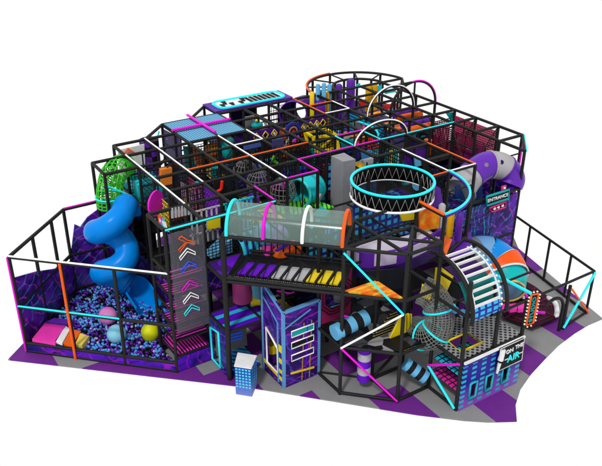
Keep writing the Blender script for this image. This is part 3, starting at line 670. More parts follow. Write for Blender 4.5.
# nets inside
fr1.net((-1,1),(-1,2),F,T-.1,mat('net_purple',(120,40,190),.6),8,8,.05); fr1.net((-1,2),(-1,3),F,T-.2,MAR,8,8,.03)
fr1.net((-2,1),(-1,1),F,T-.3,LG,7,3,.045); fr1.net((-2,2),(-2,3),F,T-.5,YEL,9,6,.018); fr1.net((-1,0),(-1,1),F,T-.4,mat('net_black',(20,20,20),.7),14,10,.025)
fr1.net((-1,1),(0,1),F,T-.3,CY,8,1,.05); fr2.net((1,2),(2,2),F,T-.1,_M['net_black'],10,8,.03); fr2.net((0,2),(0,3),F,T-.1,_M['net_black'],10,8,.03); fr2.net((2,3),(2,4),F,T-.1,_M['net_black'],10,8,.03)
fr3.net((3,2),(3,4),F,T-.3,_M['net_black'],20,10,.025); fr3.net((4,4),(5,4),F,T-.1,_M['net_black'],10,10,.025); fr4.net((5,1),(5,2),F,T,_M['net_black'],10,10,.025); fr4.net((5,-1),(5,0),F,T-.2,_M['net_black'],8,8,.025)
fr4.net((9,3),(9,2.05),3.6,T-.25,M_MAROON,14,14,.04); fr4.net((9,1.95),(9,1.0),3.4,T-.25,M_MAROON,14,14,.04); fr4.net((8.2,3.2),(8.2,.8),3.3,4.5,mat('net_maroon',(120,24,64),.6),6,16,.04); fr4.net((8.2,3.2),(9,3.2),3.3,4.5,_M['net_maroon'],10,14,.03)
# ================================================================== roofs
rf=thing('roof_panel','light blue slatted roof panel crossed by two magenta bars','roof',(1,6,T))
mb=MB()
for a in (0,1):
    for b in (5,6):
        mb.slab([W((a+.05,b+.05,T+.03)),W((a+.95,b+.05,T+.03)),W((a+.95,b+.95,T+.03)),W((a+.05,b+.95,T+.03))],.03,Vector((0,0,1))); k0=len(mb.f)
for a in (0,1):
    for b in (5,6): MB().slab([W((a+.05,b+.05,T+.03)),W((a+.95,b+.05,T+.03)),W((a+.95,b+.95,T+.03)),W((a+.05,b+.95,T+.03))],.03,Vector((0,0,1))).build('slatted_sheet',pat('roof_slats',stripes([(34,80,120),(96,178,220),(110,190,228),(96,178,220)],3.2,'X')),rf)
MB().tube([W((-.05,6.1,T+.1)),W((2.0,6.1,T+.1))],.055,8).build('cross_bar',NE['magenta'],rf); MB().tube([W((1,7.2,T+.11)),W((1,5.2,T+.11))],.055,8).build('cross_bar',NE['magenta'],rf)
pr_=thing('piano_roof','purple roof panel with black and white piano keys inside a cyan rounded border','roof',(3.5,7.5,T))
z=T+.08
MB().slab([W((1.95,7.02,z)),W((5,7.02,z)),W((5,8,z)),W((1.95,8,z))],.06,Vector((0,0,1))).build('sheet',PUR,pr_)
def rr(i0,j0,i1,j1,r,z,n=8):
    pts=[]
    for cx,cy,a in ((i1-r,j1-r,0),(i0+r,j1-r,PI/2),(i0+r,j0+r,PI),(i1-r,j0+r,1.5*PI)):
        for k in range(n+1): pts.append(W((cx+r*math.cos(a+k*PI/2/n),cy+r*math.sin(a+k*PI/2/n),z)))
    return pts
MB().slab(rr(2.2,7.1,4.8,7.9,.25,z+.04),.02,Vector((0,0,1))).build('key_field',WHT,pr_)
MB().tube(rr(2.2,7.1,4.8,7.9,.25,z+.06),.055,6,True).build('border',NE['cyan'],pr_)
for k in range(13):
    x=2.36+k*.18
    if k in (3,): continue
    j0,j1=(7.22,7.79) if k>5 else ((7.45,7.8) if k%2 else (7.2,7.55))
    MB().slab([W((x,j0,z+.06)),W((x+(.12 if k>5 else .08),j0,z+.06)),W((x+(.12 if k>5 else .08)+(0 if k>5 else .1),j1,z+.06)),W((x,j1,z+.06))],.02,Vector((0,0,1))).build('black_key',DARK,pr_)
# banners with diamonds, target disc
def banner(i0,i1,lab,n):
    t=thing('diamond_banner',lab,'banner',(i0,5,4.2)); MB().slab([W((i0,4.93,4.4)),W((i1,4.93,4.4)),W((i1,4.93,T-.05)),W((i0,4.93,T-.05))],.04).build('board',mat('banner_purple',(72,24,124),.5),t)
    for k in range(n):
        c=W((i0+(k+.6)*(i1-i0)/(n+.2),4.9,4.64)); r=.13
        MB().tube([c+Vector((-r,0,0)),c+Vector((0,0,r*1.2)),c+Vector((r,0,0)),c+Vector((0,0,-r*1.2))],.024,6,True).build('diamond_sign',YEL,t)
        MB().slab([c+Vector((-.06,0,0)),c+Vector((0,0,.08)),c+Vector((.06,0,0)),c+Vector((0,0,-.08))],.03).build('symbol',DARK if k%2 else WHT,t)
banner(2.1,3.15,'purple banner with three yellow diamond signs left of the round target',3); banner(3.95,5.0,'purple banner with four yellow diamond signs right of the round target',4)
t=thing('target_disc','round blue and gold ringed target disc between the two diamond banners','target',(3.62,4.9,4.2)); c=W((3.62,4.85,4.6))
for k,(r,m) in enumerate(((.36,mat('disc_blue',(30,60,150),.5)),(.27,DPUR),(.2,mat('disc_gold',(190,140,90),.5)),(.14,NAVY),(.07,RED))): MB().cyl(c+Vector((0,.03-.016*k,0)),c+Vector((0,-.02-.016*k,0)),r,28).build('disc_ring',m,t)
solo('foam_block',MB().gbox(3.2,4.86,4.28,3.42,4.95,4.75),ORG,'orange square block between the purple banner and the target disc','block')
t=thing('tube_tunnel','wide purple open tube at the back beside the piano roof','tunnel',(5.4,7.2,4.0))
MB().shell([W((4.75,6.6,4.4)),W((5.2,7.2,4.3)),W((5.8,7.4,4.25))],[.62,.55,.58],26,0,2*PI,.04).build('tube',SLP,t); MB().shell([W((5.8,7.4,4.25)),W((6.4,7.0,4.35))],[.45,.62],26,0,2*PI,.04).build('flared_end',SLP,t)
# climbing toy left of it
t=thing('wall_toy','grey panel with a hexagon frame and a teal foam figure under the piano roof','wall toy',(2.5,6,F))
MB().slab(pl('j',6.2,[(245,117),(254,115),(255,131),(246,133)]),.05).build('panel',GREY,t)
MB().tube(pl('j',6.1,[(254,117),(262,116),(267,127),(262,131),(256,130)]),.06,6,True).build('hexagon_frame',LG,t)
mb=MB(); mb.sphere(W(on_j(257,125,6.0)),.2,14,9,1.3,.7); mb.build('figure',TEAL,t); MB().sphere(W(on_j(256.5,120.5,5.9)),.06,10,6).build('knob',YEL,t)
# ================================================================== left upper toys
t=thing('green_cage_tube','green netted arched crawl tube in the far left upper bay','crawl tube',(-2.5,4.5,F))
pg=smooth_path([W((-2.85,4.35,3.55)),W((-2.8,4.4,4.05)),W((-2.55,4.7,4.45)),W((-2.2,5.1,4.5)),W((-1.95,5.3,4.4))],4)
def cage(mb,path,r,nl,w,every=1):
    m=len(path); rings=[]
    for k in range(m):
        d=(path[min(k+1,m-1)]-path[max(k-1,0)]).normalized(); u=d.cross(Vector((.1,.2,1))) if k==0 else pu-d*pu.dot(d); u.normalize(); pu=u; v=d.cross(u)
        rings.append([path[k]+(u*math.cos(2*PI*q/nl)+v*math.sin(2*PI*q/nl))*r for q in range(nl)])
    for k in range(m):
        for q in range(nl):
            mb.bar(rings[k][q],rings[k][(q+1)%nl],w)
            if k<m-1: mb.bar(rings[k][q],rings[k+1][q],w)
    return mb
cage(MB(),pg,.42,16,.036).build('netting',mat('net_green',(70,200,50),.5),t); MB().shell(pg[-6:],.43,18,0,PI,.02).build('green_cover',GRN,t)
MB().tube(arc(pg[3],.46,0,2*PI,20)[:-1],.03,6,True).build('hoop',NE['cyan'],t)
Q('j',5.9,[(118,150),(144,144),(146,190),(121,195)],WHT,'chevron_wall','white wall panel with red and blue chevrons at the far left back','panel')
for x,y,c,l in ((128,152,'orange','red chevron drawn on the white back panel'),(133,174,'blue','blue zigzag drawn on the white back panel')):
    p=pl('j',5.84,[(x-6,y+4),(x,y-4),(x+7,y+1),(x+1,y-1),(x-4,y+6)]); solo('chevron_mark',MB().tube(p,.025,6,True),NE[c],l,'marking')
mb=MB()
for k in range(5): mb.gbox(-1.9,4.55+.16*k,F+.02,-1.15,4.55+.16*k+.15,F+.5+.05*math.sin(k*2))
solo('wave_block',mb,CY,'cyan wavy foam block below the white chevron panel','foam block')
q=at(152,173,F); solo('checked_column',MB().cyl(W((q[0],q[1],F)),W((q[0],q[1],T-.1)),.36,20),pat('check_purple',lambda nt,tc:(lambda k:(nt.links.new(mapping(nt,tc,sc=(2.6,2.6,2.6),loc=(.2,.2,0)),k.inputs['Vector']),setattr(k.inputs['Scale'],'default_value',1.0),setattr(k.inputs['Color1'],'default_value',rgb(104,40,176)),setattr(k.inputs['Color2'],'default_value',rgb(30,20,40)),k.outputs['Color'])[-1])(nt.nodes.new('ShaderNodeTexChecker'))),'purple and black checked column behind the white beam','column')
Q('i',.02,[(163,129),(181,139),(182,170),(165,158)],M_STAR,'starry_wall','dark navy starry wall panel below the left end of the blue roof','panel')
Q('j',5.6,[(192,147),(199,148),(206,172),(197,172)],mat('leg_orange',(226,130,80),.5),'slanted_board','slanted pale orange board under the blue roof','board')
Q('j',5.7,[(183,146),(191.5,147),(196,170),(186,167)],mat('dull_teal',(40,110,110),.5),'teal_board','dull teal board beside the slanted orange board','board')
t=thing('foam_sculpture','orange and brown foam animal shape under the blue roof','foam sculpture',(1,5.3,F))
c=W(on_j(213,150,5.3)); mb=MB(); mb.sphere(c,.34,14,9,1.1,.8); mb.build('body',mat('tan_orange',(214,134,48),.5),t); MB().sphere(c+Vector((.4,0,.15)),.22,12,8).build('head',ORG,t); MB().tube([c+Vector((-.2,0,-.1)),c+Vector((-.75,-.1,-.3))],[.16,.02],10).build('tail',ORG,t)
for dx in (-.2,0,.25): MB().tube([c+Vector((dx,-.1,-.1)),c+Vector((dx+.05,-.12,-.5))],.07,8).build('leg',mat('tan_orange',(214,134,48)),t)
t=thing('foam_sculpture','teal foam animal shape with a yellow foot under the right side of the blue roof','foam sculpture',(1.8,5,F))
c=W(on_j(226,150,5.1)); MB().sphere(c,.33,14,10,.8,1.3).build('body',TEAL,t); MB().sphere(c+Vector((.1,-.1,.35)),.2,12,8).build('head',mat('dull_teal',(40,110,110)),t); MB().tube([c+Vector((.1,-.1,-.3)),c+Vector((.1,-.15,-.55))],[.1,.04],8).build('foot',YEL,t)
Q('z',F+.05,[(201,170.5),(220,167),(233,176),(214,181)],PYEL,'soft_mat','pale yellow mat on the upper deck below the orange beam','mat')
Q('i',-1.0,[(181,182),(204,192),(204,212),(183,203)],pat('net_print',stripes([(60,20,110),(112,36,180),(60,20,110),(112,36,180),(220,180,50)],2.0,'Y')),'woven_wall','purple woven wall with yellow threads between the white beams','net wall',.03)
solo('foam_block',MB().slab(pl('j',4.0,[(160,169),(171,167),(171,183),(160,185)]),.2),mat('glow_orange',(250,140,50),.5),'orange foam block left of the purple woven wall','block')
Q('j',1.6,[(213,180),(231,176),(231,210),(214,213)],DARK,'black_board','black board with a red figure behind the cyan slats','board',.04)
solo('red_figure',MB().tube(smooth_path(pl('j',1.5,[(222,181),(221,189),(217,192),(222,197),(221,206)]),3),.05,6),RED,'thin red climbing figure on the black board','figure')
Q('j',.9,[(207,220),(220,216),(220,227),(208,229)],YEL,'yellow_board','small yellow board left of the cyan hoop','board')
solo('round_disc',MB().cyl(W(at(155,203,4.4)),W(at(155,203,4.4))+Vector((.033,-.05,0)),.42,26),MG,'upright magenta disc behind the blue slide','disc')
Q('i',-2.2,[(158,215),(164,219),(168,232),(160,226)],pat('confetti',shards([(240,240,245),(40,200,215),(228,40,200),(240,240,240),(240,110,40)],6)),'confetti_board','white board with cyan and magenta shapes above the chevron tower','board')
mb=MB(); 
for k in range(6): mb.bar(pl('j',.97,[(172+k*3.2,208-k*.7)])[0],pl('j',.97,[(172.5+k*3.2,218-k*.7)])[0],.06)
mb.bar(pl('j',.97,[(171,213)])[0],pl('j',.97,[(190,209)])[0],.02); solo('slotted_bars',mb,LG,'row of pale bars above the cyan tower beam','bars')
# mesh balls
for (x,y,lab) in ((245,173,'grey mesh climbing ball left of the white beam'),(259,183,'grey mesh climbing ball below the white beam'),(283,191,'grey mesh climbing ball beside the teal tube')):
    t=thing('mesh_ball',lab,'climbing ball',at(x,y,3.6),'mesh climbing balls'); c=W(at(x,y,4.05)); mb=MB()
    for k in range(9):
        a=PI*k/9; mb.tube([c+Vector((math.cos(a)*math.cos(b),math.sin(a)*math.cos(b),math.sin(b)*1.1))*.44 for b in [2*PI*q/18 for q in range(18)]],.014,4,True)
    for k in range(1,8):
        z=math.cos(PI*k/8); mb.tube([c+Vector((math.cos(b)*math.sin(PI*k/8),math.sin(b)*math.sin(PI*k/8),z*1.1))*.44 for b in [2*PI*q/18 for q in range(18)]],.014,4,True)
    mb.build('mesh',mat('mesh_grey',(120,120,122),.5),t); MB().cyl(c+Vector((0,0,-.55)),c+Vector((0,0,-.45)),.2,14).build('stand',DARK,t)
# teal barrel
t=thing('barrel_tube','teal open barrel tube hanging beneath the magenta beam corner','barrel tube',(2.2,1.8,F)); c=W(at(308,189,3.95))
ax=Vector((1,.25,0)).normalized(); MB().shell([c-ax*.42,c-ax*.1,c+ax*.3,c+ax*.45],[.5,.52,.52,.44],28,0,2*PI,.05).build('shell',CY,t); MB().cyl(c+ax*.3,c+ax*.44,.44,26).build('end_wall',TEAL,t)
MB().shell([c-ax*.46,c-ax*.38],.54,28,0,2*PI,.09).build('rim',mat('rim_cyan',(60,220,225),.4),t); MB().cyl(c+Vector((.1,-.5,-.15)),c+Vector((.14,-.56,-.17)),.15,14).build('port',LG,t)
solo('slatted_mat',MB().slab([W((1.05,1.05,F+.04)),W((1.95,1.05,F+.04)),W((1.95,1.95,F+.04)),W((1.05,1.95,F+.04))],.05),pat('green_slats',stripes([(30,90,24),(116,240,60),(116,240,60),(116,240,60)],2.2,'X',rot=(0,0,.5))),'bright green slatted mat behind the clear tunnel roof','mat')
solo('slatted_mat',MB().slab([W((2.05,.9,F+.04)),W((2.5,.9,F+.04)),W((2.3,1.7,F+.04)),W((2.05,1.9,F+.04))],.05),_M['green_slats'],'smaller green slatted mat below the teal barrel tube','mat')
# grey column
b_=[(3.0,1.78),(3.03,1.22),(3.43,1.18),(3.46,1.78)]
solo('square_column',MB().add([W((a,b,0)) for a,b in b_]+[W((a,b,T)) for a,b in b_],[(0,1,5,4),(1,2,6,5),(2,3,7,6),(3,0,4,7),(4,5,6,7),(3,2,1,0)]),COLG,'tall plain grey square column left of the ring crown','column')
# under the bridge roof
t=thing('arched_tunnel','blue and cyan striped arched crawl tunnel seen through the clear roof','crawl tunnel',(-.3,.3,F)); c=W(at(252,244,F)); ax=Vector((1,0.1,0)).normalized()
MB().shell([c-ax*.65,c+ax*.7],.52,20,0,PI,.05).build('shell',pat('blue_bars',stripes([(14,60,130),(30,150,220),(40,180,235),(60,210,230)],1.3,'X')),t)
solo('foam_dome',MB().sphere(W(at(266,234,4.0)),.38,18,12),LB,'pale blue foam dome above the striped arched tunnel','foam dome'); solo('foam_dome',MB().sphere(W(at(277,236,3.95)),.36,18,12),mat('lilac',(150,120,200),.5),'lilac foam dome behind the magenta hoop','foam dome')
for k,(x,y) in enumerate(((268,250),(277,247),(285,249))): solo('foam_roller',MB().cyl(W(at(x,y+5,3.45)),W(at(x,y-5,3.75)),.17,14),PNK,('left','middle','right')[k]+' one of three upright pink rollers below the clear roof','roller','pink rollers below the clear roof')
for k,(x,y) in enumerate(((281,258),(293,253))): solo('foam_ball',MB().sphere(W(at(x,y-4,3.5)),.28,16,10),ORG,('lower left','upper right')[k]+' orange ball behind the grey bridge boards','ball','orange balls behind the bridge')
solo('stripe_bar',MB().bar(W(at(276,251,3.85)),W(at(289,243,3.85)),.1,.05),mat('stripe_navy',(50,40,170),.5),'slanted navy bar between the two orange balls','bar')
solo('foam_dome',MB().sphere(W(at(262,250,3.45)),.32,16,10,1.2,.5),LG,'flat grey foam dome behind the purple bridge boards','foam dome')
# ================================================================== lower front toys
def hang(px,py,z0,z1,r,cols,name,label,n=1,tilt=(0,0)):
    q=at(px,py,z0); t=thing(name,label,'punch bag' if 'bag' in name else 'log',q)
    a=W((q[0],q[1],z0)); b=W((q[0],q[1],z1))+Vector((*tilt,0)); k=len(cols)
    for m_ in range(k): MB().cyl(a.lerp(b,m_/k),a.lerp(b,(m_+1)/k),r,20).build('band',cols[m_],t)
    MB().tube([b,b+Vector((0,0,.25))],.02,6).build('strap',BLK,t)
hang(242.5,300,2.05,2.8,.3,[mat('bag_pink',(150,50,112),.5)],'punch_bag','dusty pink punch bag hanging below the bridge')
solo('foam_slab',MB().slab(pl('j',-.9,[(252,282),(263,284),(263,299),(254,298)]),.15),mat('dusty_blue',(84,140,164),.5),'dusty blue foam slab behind the pink punch bag','foam slab')
solo('curved_roll',MB().tube(smooth_path([W(at(251,300,1.95)),W(at(262,299,2.0)),W(at(274,302,2.0)),W(at(284,309,1.95))],4),.2,14),YEL,'curved yellow foam roll above the purple facade','foam roll')
for z,s_ in ((L,0),):
    frB.deck(-1,-1,L,M_TRI); frB.deck(-1,-2,L,DARK); frB.deck(0,-2,L,M_NAVYN,'dark deck with neon lines'); frB.deck(0,-1,L,M_NAVYN)
for (p,q_,z) in (((270,300),(296,294),2.3),((268,304),(300,296),2.0)): frB.beam(at(*p,z),at(*q_,z),.05)
for (x0,y0,x1,y1,c) in ((277,291,292,294,'magenta'),(279,287,286,285,'cyan'),(285,296,300,290,'magenta')): frB.strip(at(x0,y0,2.0),at(x1,y1,2.0),c,off=(0,0,0),r=.03)
# maroon octagon panel
t=thing('octagon_panel','maroon wall panel with stepped octagon opening under the bridge end','panel',(.5,-2,L))
cx_,cz_=.53*U,2.62; Y=-2.0*U-.02
def octp(r,y): return [Vector((cx_+r*math.cos(PI/8+k*PI/4),y,cz_+r*math.sin(PI/8+k*PI/4))) for k in range(8)]
mb=MB(); o_=octp(.42,Y); sq=[Vector((1.17,Y,cz_+.2)),Vector((1.17,Y,3.42)),Vector((.8,Y,3.42)),Vector((.4,Y,3.42)),Vector((.05,Y,3.42)),Vector((.05,Y,2.6)),Vector((.05,Y,1.8)),Vector((.5,Y,1.75)),Vector((1.17,Y,1.78))]
ang=[Vector((1.17,Y,cz_+.24)),Vector((.87,Y,3.42)),Vector((.4,Y,3.42)),Vector((.05,Y,cz_+.24)),Vector((.05,Y,cz_-.24)),Vector((.4,Y,1.78)),Vector((.87,Y,1.78)),Vector((1.17,Y,cz_-.24))]
for k in range(8):
    mb.slab([o_[k],ang[k],ang[(k+1)%8],o_[(k+1)%8]],.05,Vector((0,1,0)))
for a,b,c_ in ((0,1,Vector((1.17,Y,3.42))),(2,3,Vector((.05,Y,3.42))),(4,5,Vector((.05,Y,1.78))),(6,7,Vector((1.17,Y,1.78)))): mb.slab([ang[a],c_,ang[b]],.05,Vector((0,1,0)))
mb.build('panel',mat('maroon_pad',(156,36,92),.5),t)
for k,r in enumerate((.44,.54,.64)): MB().tube(octp(r,Y-.04),.016,5,True).build('seam',DARK,t)
MB().slab(pl('j',-1.9,[(333,293),(341,296),(341,304),(334,302)]),.02).build('grey_flap',GREY,t)
# neon room behind
t=thing('neon_room','navy wall with cyan and magenta neon frames behind the octagon panel','panel',(1,-1,L))
MB().slab(pl('j',-1.88,[(319,290),(352,285),(352,322),(319,330)]),.04).build('wall',M_NAVYN,t)
for (pts,c) in (([(326,309),(340,305),(340,316),(326,320)],'cyan'),([(338,322),(352,318),(352,333),(338,337)],'magenta')): MB().tube(pl('j',-1.93,pts),.03,6,True).build('neon_frame',NE[c],t)
q=MB().bar(W(at(344,316,2.2)),W(at(362,320,2.2)),.05); q.build('neon_bar',NE['magenta'],t); MB().sphere(W(on_j(331,312,-1.93)),.07,8,6).build('lamp',YEL,t)
# windows panel and dark box
Q('j',-1.5,[(356,293),(374,296),(374,318),(357,318)],M_WIN,'city_panel','blue panel with printed windows behind the hexagon frame','panel')
Q('j',-1.55,[(376,297),(383,298),(383,322),(377,322)],M_WIN,'city_panel','narrow blue window panel right of the wider one','panel')
Q('j',-2.6,[(366,271),(403,268),(404,288),(384,290),(366,288)],mat('dark_screen',(26,30,38),.5),'dark_screen','dark screen panel behind the cyan diagonal strip','panel')
t=thing('banded_roller','light blue and black banded roller lying under the flame deck','roller',(.8,-2.4,1.9)); a=W(at(334,333,2.15)); b=W(at(366,317,2.3))
for k in range(5): MB().cyl(a.lerp(b,k/5),a.lerp(b,(k+1)/5),.24,20).build('band',(LB,DARK)[k%2],t)
# yellow wedge panels
t=thing('wedge_board','yellow triangular board with striped bars in the hexagon frame','board',(1.3,-3.5,L))
MB().slab(pl('j',-3.4,[(387,344),(401,315),(401,352)]),.05).build('triangle',YEL,t)
for x in (404.5,408,411): MB().bar(pl('j',-3.4,[(x,314)])[0],pl('j',-3.4,[(x,350)])[0],.07 if x<409 else .04).build('bar',YEL,t)
Q('j',-3.2,[(372,338),(392,312),(399,312),(385,345)],pat('ticks',stripes([(18,18,18),(18,18,18),(18,18,18),(150,140,90)],3.5,'Z')),'printed_board','black board with fine pale print beside the yellow wedge','board',.03)
Q('j',-2.9,[(441,267),(453,276),(446,292),(438,291)],YEL,'yellow_flag_board','bright yellow board above the mesh cage tube','board'); Q('j',-2.95,[(436,268),(439,268),(437,289),(434,288)],YEL,'yellow_post_board','thin yellow board left of the bright yellow one','board')
Q('j',-2.7,[(453,277),(463,283),(458,300),(447,294)],pat('ticks',None) if False else DARK,'black_board','black board right of the bright yellow one','board')
for k,(x,y) in enumerate(((455,300),(463,303))): solo('blue_post_pad',MB().cyl(W(at(x,y+10,2.0)),W(at(x,y+10,2.9)),.11,12),mat('pad_blue',(70,130,180),.5),('left','right')[k]+' of two blue post pads behind the mesh cage tube','post pad','blue post pads')
Q('j',-3.6,[(450,318),(462,322),(462,330)],YEL,'yellow_pennant','small yellow triangle right of the cage tube','pennant')
# purple hanging log, blue log
hang(363.5,379,.35,1.6,.2,[VIO,LG,VIO,LG,VIO],'swing_log','purple and white banded log hanging inside the hexagon frame')
t=thing('swing_log','light blue and black banded log hanging slanted behind the hexagon frame','log',(1.9,-3.6,.4)); a=W(at(405,363,.95)); b=W(at(426,378,.55))
for k in range(5): MB().cyl(a.lerp(b,k/5),a.lerp(b,(k+1)/5),.2,20).build('band',(LB,DARK)[k%2],t)
# cage tube
t=thing('cage_tube','white net cage tube with cyan hoops curving down beside the front deck','cage tube',(2,-4,1.4))
cp=smooth_path([W(at(422,290,3.1)),W(at(431,295,3.0)),W(at(438,305,2.72)),W(at(440,318,2.35)),W(at(437,330,1.98)),W(at(429,336,1.75)),W(at(420,333,1.66)),W(at(415,329,1.62))],6)
cage(MB(),cp,.42,24,.016).build('netting',mat('cord_grey',(132,132,128),.5),t)
def hoop(path,k,r):
    d=(path[k+1]-path[k-1]).normalized(); u=d.cross(Vector((.1,.2,1))).normalized(); v=d.cross(u); return [path[k]+(u*math.cos(2*PI*q/24)+v*math.sin(2*PI*q/24))*r for q in range(24)]
for k in (14,25,33): MB().tube(hoop(cp,k,.46),.032,6,True).build('hoop',NE['cyan'],t)
MB().slab(pl('z',2.9,[(422,284),(433,290),(430,300),(420,296)]),.03).build('yellow_mat',YEL,t)

# black safety nets and mid rails inside the upper bays
rn=random.Random(11); BN=mat('net_black',(20,20,20),.7)
for fr,cells in ((fr1,c1),(fr2,c2),(fr3,c3),(fr4,c4)):
    cnt=0
    for (i,j) in cells:
        if (i,j) in ((0,0),(1,7),(-3,0),(-3,4)): continue
        r=rn.random()+(1 if i in (0,1,2) and j<=2 else 0); z1=F+rn.choice((.7,.95,1.3))
        if r<.3 : fr.net((i,j),(i+1,j),F,z1,BN,10,7,.018)
        elif r<.55: fr.net((i,j),(i,j+1),F,z1,BN,10,7,.018)
        if rn.random()<.45: fr.beam((i,j,4.2),(i+1,j,4.2),.03,'mid_rail')
        if rn.random()<.45: fr.beam((i,j,4.2),(i,j+1,4.2),.03,'mid_rail')
        if rn.random()<.15: fr.beam((i,j,F),(i+1,j,T),.025,'brace')
        if rn.random()<.5: fr.beam((i+.5,j,F),(i+.5,j,T if rn.random()<.4 else 4.2),.028,'mid_post')
# small foam play pieces on the upper decks
pal=[('purple',PUR),('teal',TEAL),('yellow',YEL),('magenta',MG),('orange',ORG),('pale blue',LB),('grey',GREY),('red',RED)]
spots=[(0.5,4.3,1),(1.4,3.5,0),(2.5,4.5,5),(2.6,3.4,6),(0.4,2.4,0),(1.6,2.5,3),(2.4,5.5,1),(3.5,5.4,4),(3.4,6.5,1),(4.5,5.5,7),(4.4,6.4,2),(5.5,4.4,1),(5.4,3.5,3),(5.5,5.5,5),(6.4,2.5,5),(7.5,2.6,4),(8.5,2.5,6),(4.5,2.6,1),(3.4,2.6,7),(-.5,1.4,0),(-1.5,2.5,4),(-.5,3.5,1),(-1.5,.5,5),(5.5,.5,5),(5.4,1.4,6),(1.5,.5,1),(8.5,1.4,0)]
rel=['beside the orange beam','under the white beam','below the magenta beam','behind the black net','next to a black post','near the roof edge']
for k,(i,j,c) in enumerate(spots):
    nm,m=pal[c]; kind=k%3; z=F+.04; x,y=i,j
    mb=MB()
    if kind==0: mb.tube([W((x,y,z)),W((x,y,z+.62))],.16,14); what='upright foam roller'
    elif kind==1: mb.slab([W((x-.3,y-.2,z)),W((x+.3,y-.2,z)),W((x+.3,y-.2,z+.45))],.5); what='foam wedge'
    else: mb.tube([W((x-.3,y,z+.2)),W((x+.3,y+.1,z+.2))],.18,14); what='lying foam roller'
    solo('foam_piece',mb,m,'%s %s on upper deck, %s bay from left, %s row from front'%(nm,what,['first','second','third','fourth','fifth','sixth','seventh','eighth','ninth','tenth','eleventh','twelfth'][int(i+3)],['front','second','third','fourth','fifth','sixth','seventh'][int(j)]),'foam piece','foam pieces on the upper decks')
# ================================================================== curved purple wall round the hexagon
t=thing('curved_wall','curved purple padded wall with pale lilac patches behind the hexagon frame','padded wall',(2,-2,3.2))
cw_=smooth_path([W(at(343,262,3.3)),W(at(358,267,3.3)),W(at(378,268,3.3)),W(at(400,264,3.3)),W(at(422,255,3.3)),W(at(442,243,3.3))],5)
PATCH=mat('lilac_pad',(205,190,222),.5)
n=len(cw_)
def strip_(z0,z1,idx,m,nm,off=0):
    vs=[];
    for k in idx: vs+= [cw_[k]+Vector((0,-off,z0)),cw_[k]+Vector((0,-off,z1)),cw_[k]+Vector((0,.1,z1)),cw_[k]+Vector((0,.1,z0))]
    fs=[]
    for k in range(len(idx)-1):
        a=4*k; fs+=[(a,a+4,a+5,a+1),(a+1,a+5,a+6,a+2),(a+2,a+6,a+7,a+3),(a+3,a+7,a+4,a)]
    fs+=[(0,1,2,3),(4*len(idx)-1,4*len(idx)-2,4*len(idx)-3,4*len(idx)-4)]
    MB().add(vs,fs).build(nm,m,t)
strip_(-.35,.0,range(n),DPUR,'lower_pad'); strip_(0,.5,range(n),PUR,'upper_pad')
for a,b in ((0,6),(9,15),(17,22)): strip_(.08,.48,range(a,b),PATCH,'pale_patch',.03)
solo('deck_mat',MB().slab(pl('z',3.6,[(352,250),(372,240),(400,238),(428,230),(440,238),(412,252),(378,258)]),.05),mat('pale_deck',(200,192,210),.6),'pale grey mat floor inside the curved purple wall','mat')
Q('z',3.66,[(428,232),(437,238),(430,242),(427,236)],mat('cream',(240,214,140),.5),'cream_mat','small cream triangle mat at the right end of the pale mat floor','mat')
# pillars
for (x,y,m,l) in ((440,229,LG,'grey foam pillar inside the cyan arc rail'),(449,236,mat('pillar_gold',(226,168,10),.5),'golden yellow foam pillar inside the cyan arc rail'),(457.5,240,PUR,'purple foam pillar inside the cyan arc rail')):
    q=at(x,y,F+.05); col('foam_pillar',q[0],q[1],F+.05,F+.95,.11,m,l,'pillar','foam pillars inside the arc rail')
Q('j',-1.2,[(433,184),(440,188),(443,206),(430,208),(427,198)],PUR,'leaf_panel','purple leaf shaped panel right of the ring crown','panel')
Q('j',-1.9,[(419,206),(440,212),(438,228),(419,231)],M_FIRE,'flame_board','flame printed panel under the orange rail','panel')
Q('z',F+.3,[(444,236),(452,240),(446,256),(443,250)],ORG,'orange_wedge','orange wedge behind the striped drum','wedge')
Q('z',F-.1,[(446,240),(470,232),(476,250),(452,262)],PUR,'purple_mat','purple mat between the pillars and the striped drum','mat')
Q('j',-.2,[(353,205),(410,214),(412,234),(354,236)],M_WIN,'city_panel','blue panel with printed windows below the ring crown','panel')
Q('j',.3,[(352,178),(376,182),(376,196),(352,196)],pat('slate_win',bricks((90,80,120),(50,80,110),(50,80,110),4,4,0,2,.4)),'slate_board','slate window panel seen through the ring crown','panel')
Q('j',-.9,[(399,213),(416,211),(416,219),(402,221)],YEL,'yellow_board','yellow board under the right side of the ring crown','board')
Q('j',.9,[(357,186),(364,180),(372,181),(372,192),(358,193)],BLU,'blue_board','blue board seen inside the ring crown','board')
Q('j',-.3,[(325,224),(346,228),(346,246),(326,244)],M_WIN,'city_panel','blue window panel at the right end of the clear roof','panel')
# purple and grey tube slide
t=thing('tube_slide','purple and grey closed tube slide arching over the right bays','slide',(7,0,3.6))
tp=smooth_path([W(at(461,190,3.75)),W(at(468,179,4.0)),W(at(478,170,4.2)),W(at(488,165,4.3)),W(at(500,166,4.2)),W(at(508,172,3.95)),W(at(511,179,3.7)),W(at(509,185,3.5))],6)
cuts=[0,8,19,27,len(tp)]
for k,(a,b) in enumerate(zip(cuts[:-1],cuts[1:])):
    seg=tp[a:min(b+1,len(tp))]; MB().tube(seg,.5,28).build('tube_section',(SLG,SLP)[k%2],t)
    if k: 
        d=(tp[a+1]-tp[a-1]).normalized(); MB().shell([tp[a]-d*.03,tp[a]+d*.03],.525,28,0,2*PI,.05).build('flange',(SLG,SLP)[k%2],t)
MB().shell([tp[0]-(tp[1]-tp[0])*.6,tp[0]],[.6,.5],28,0,2*PI,.05).build('flared_end',SLG,t)
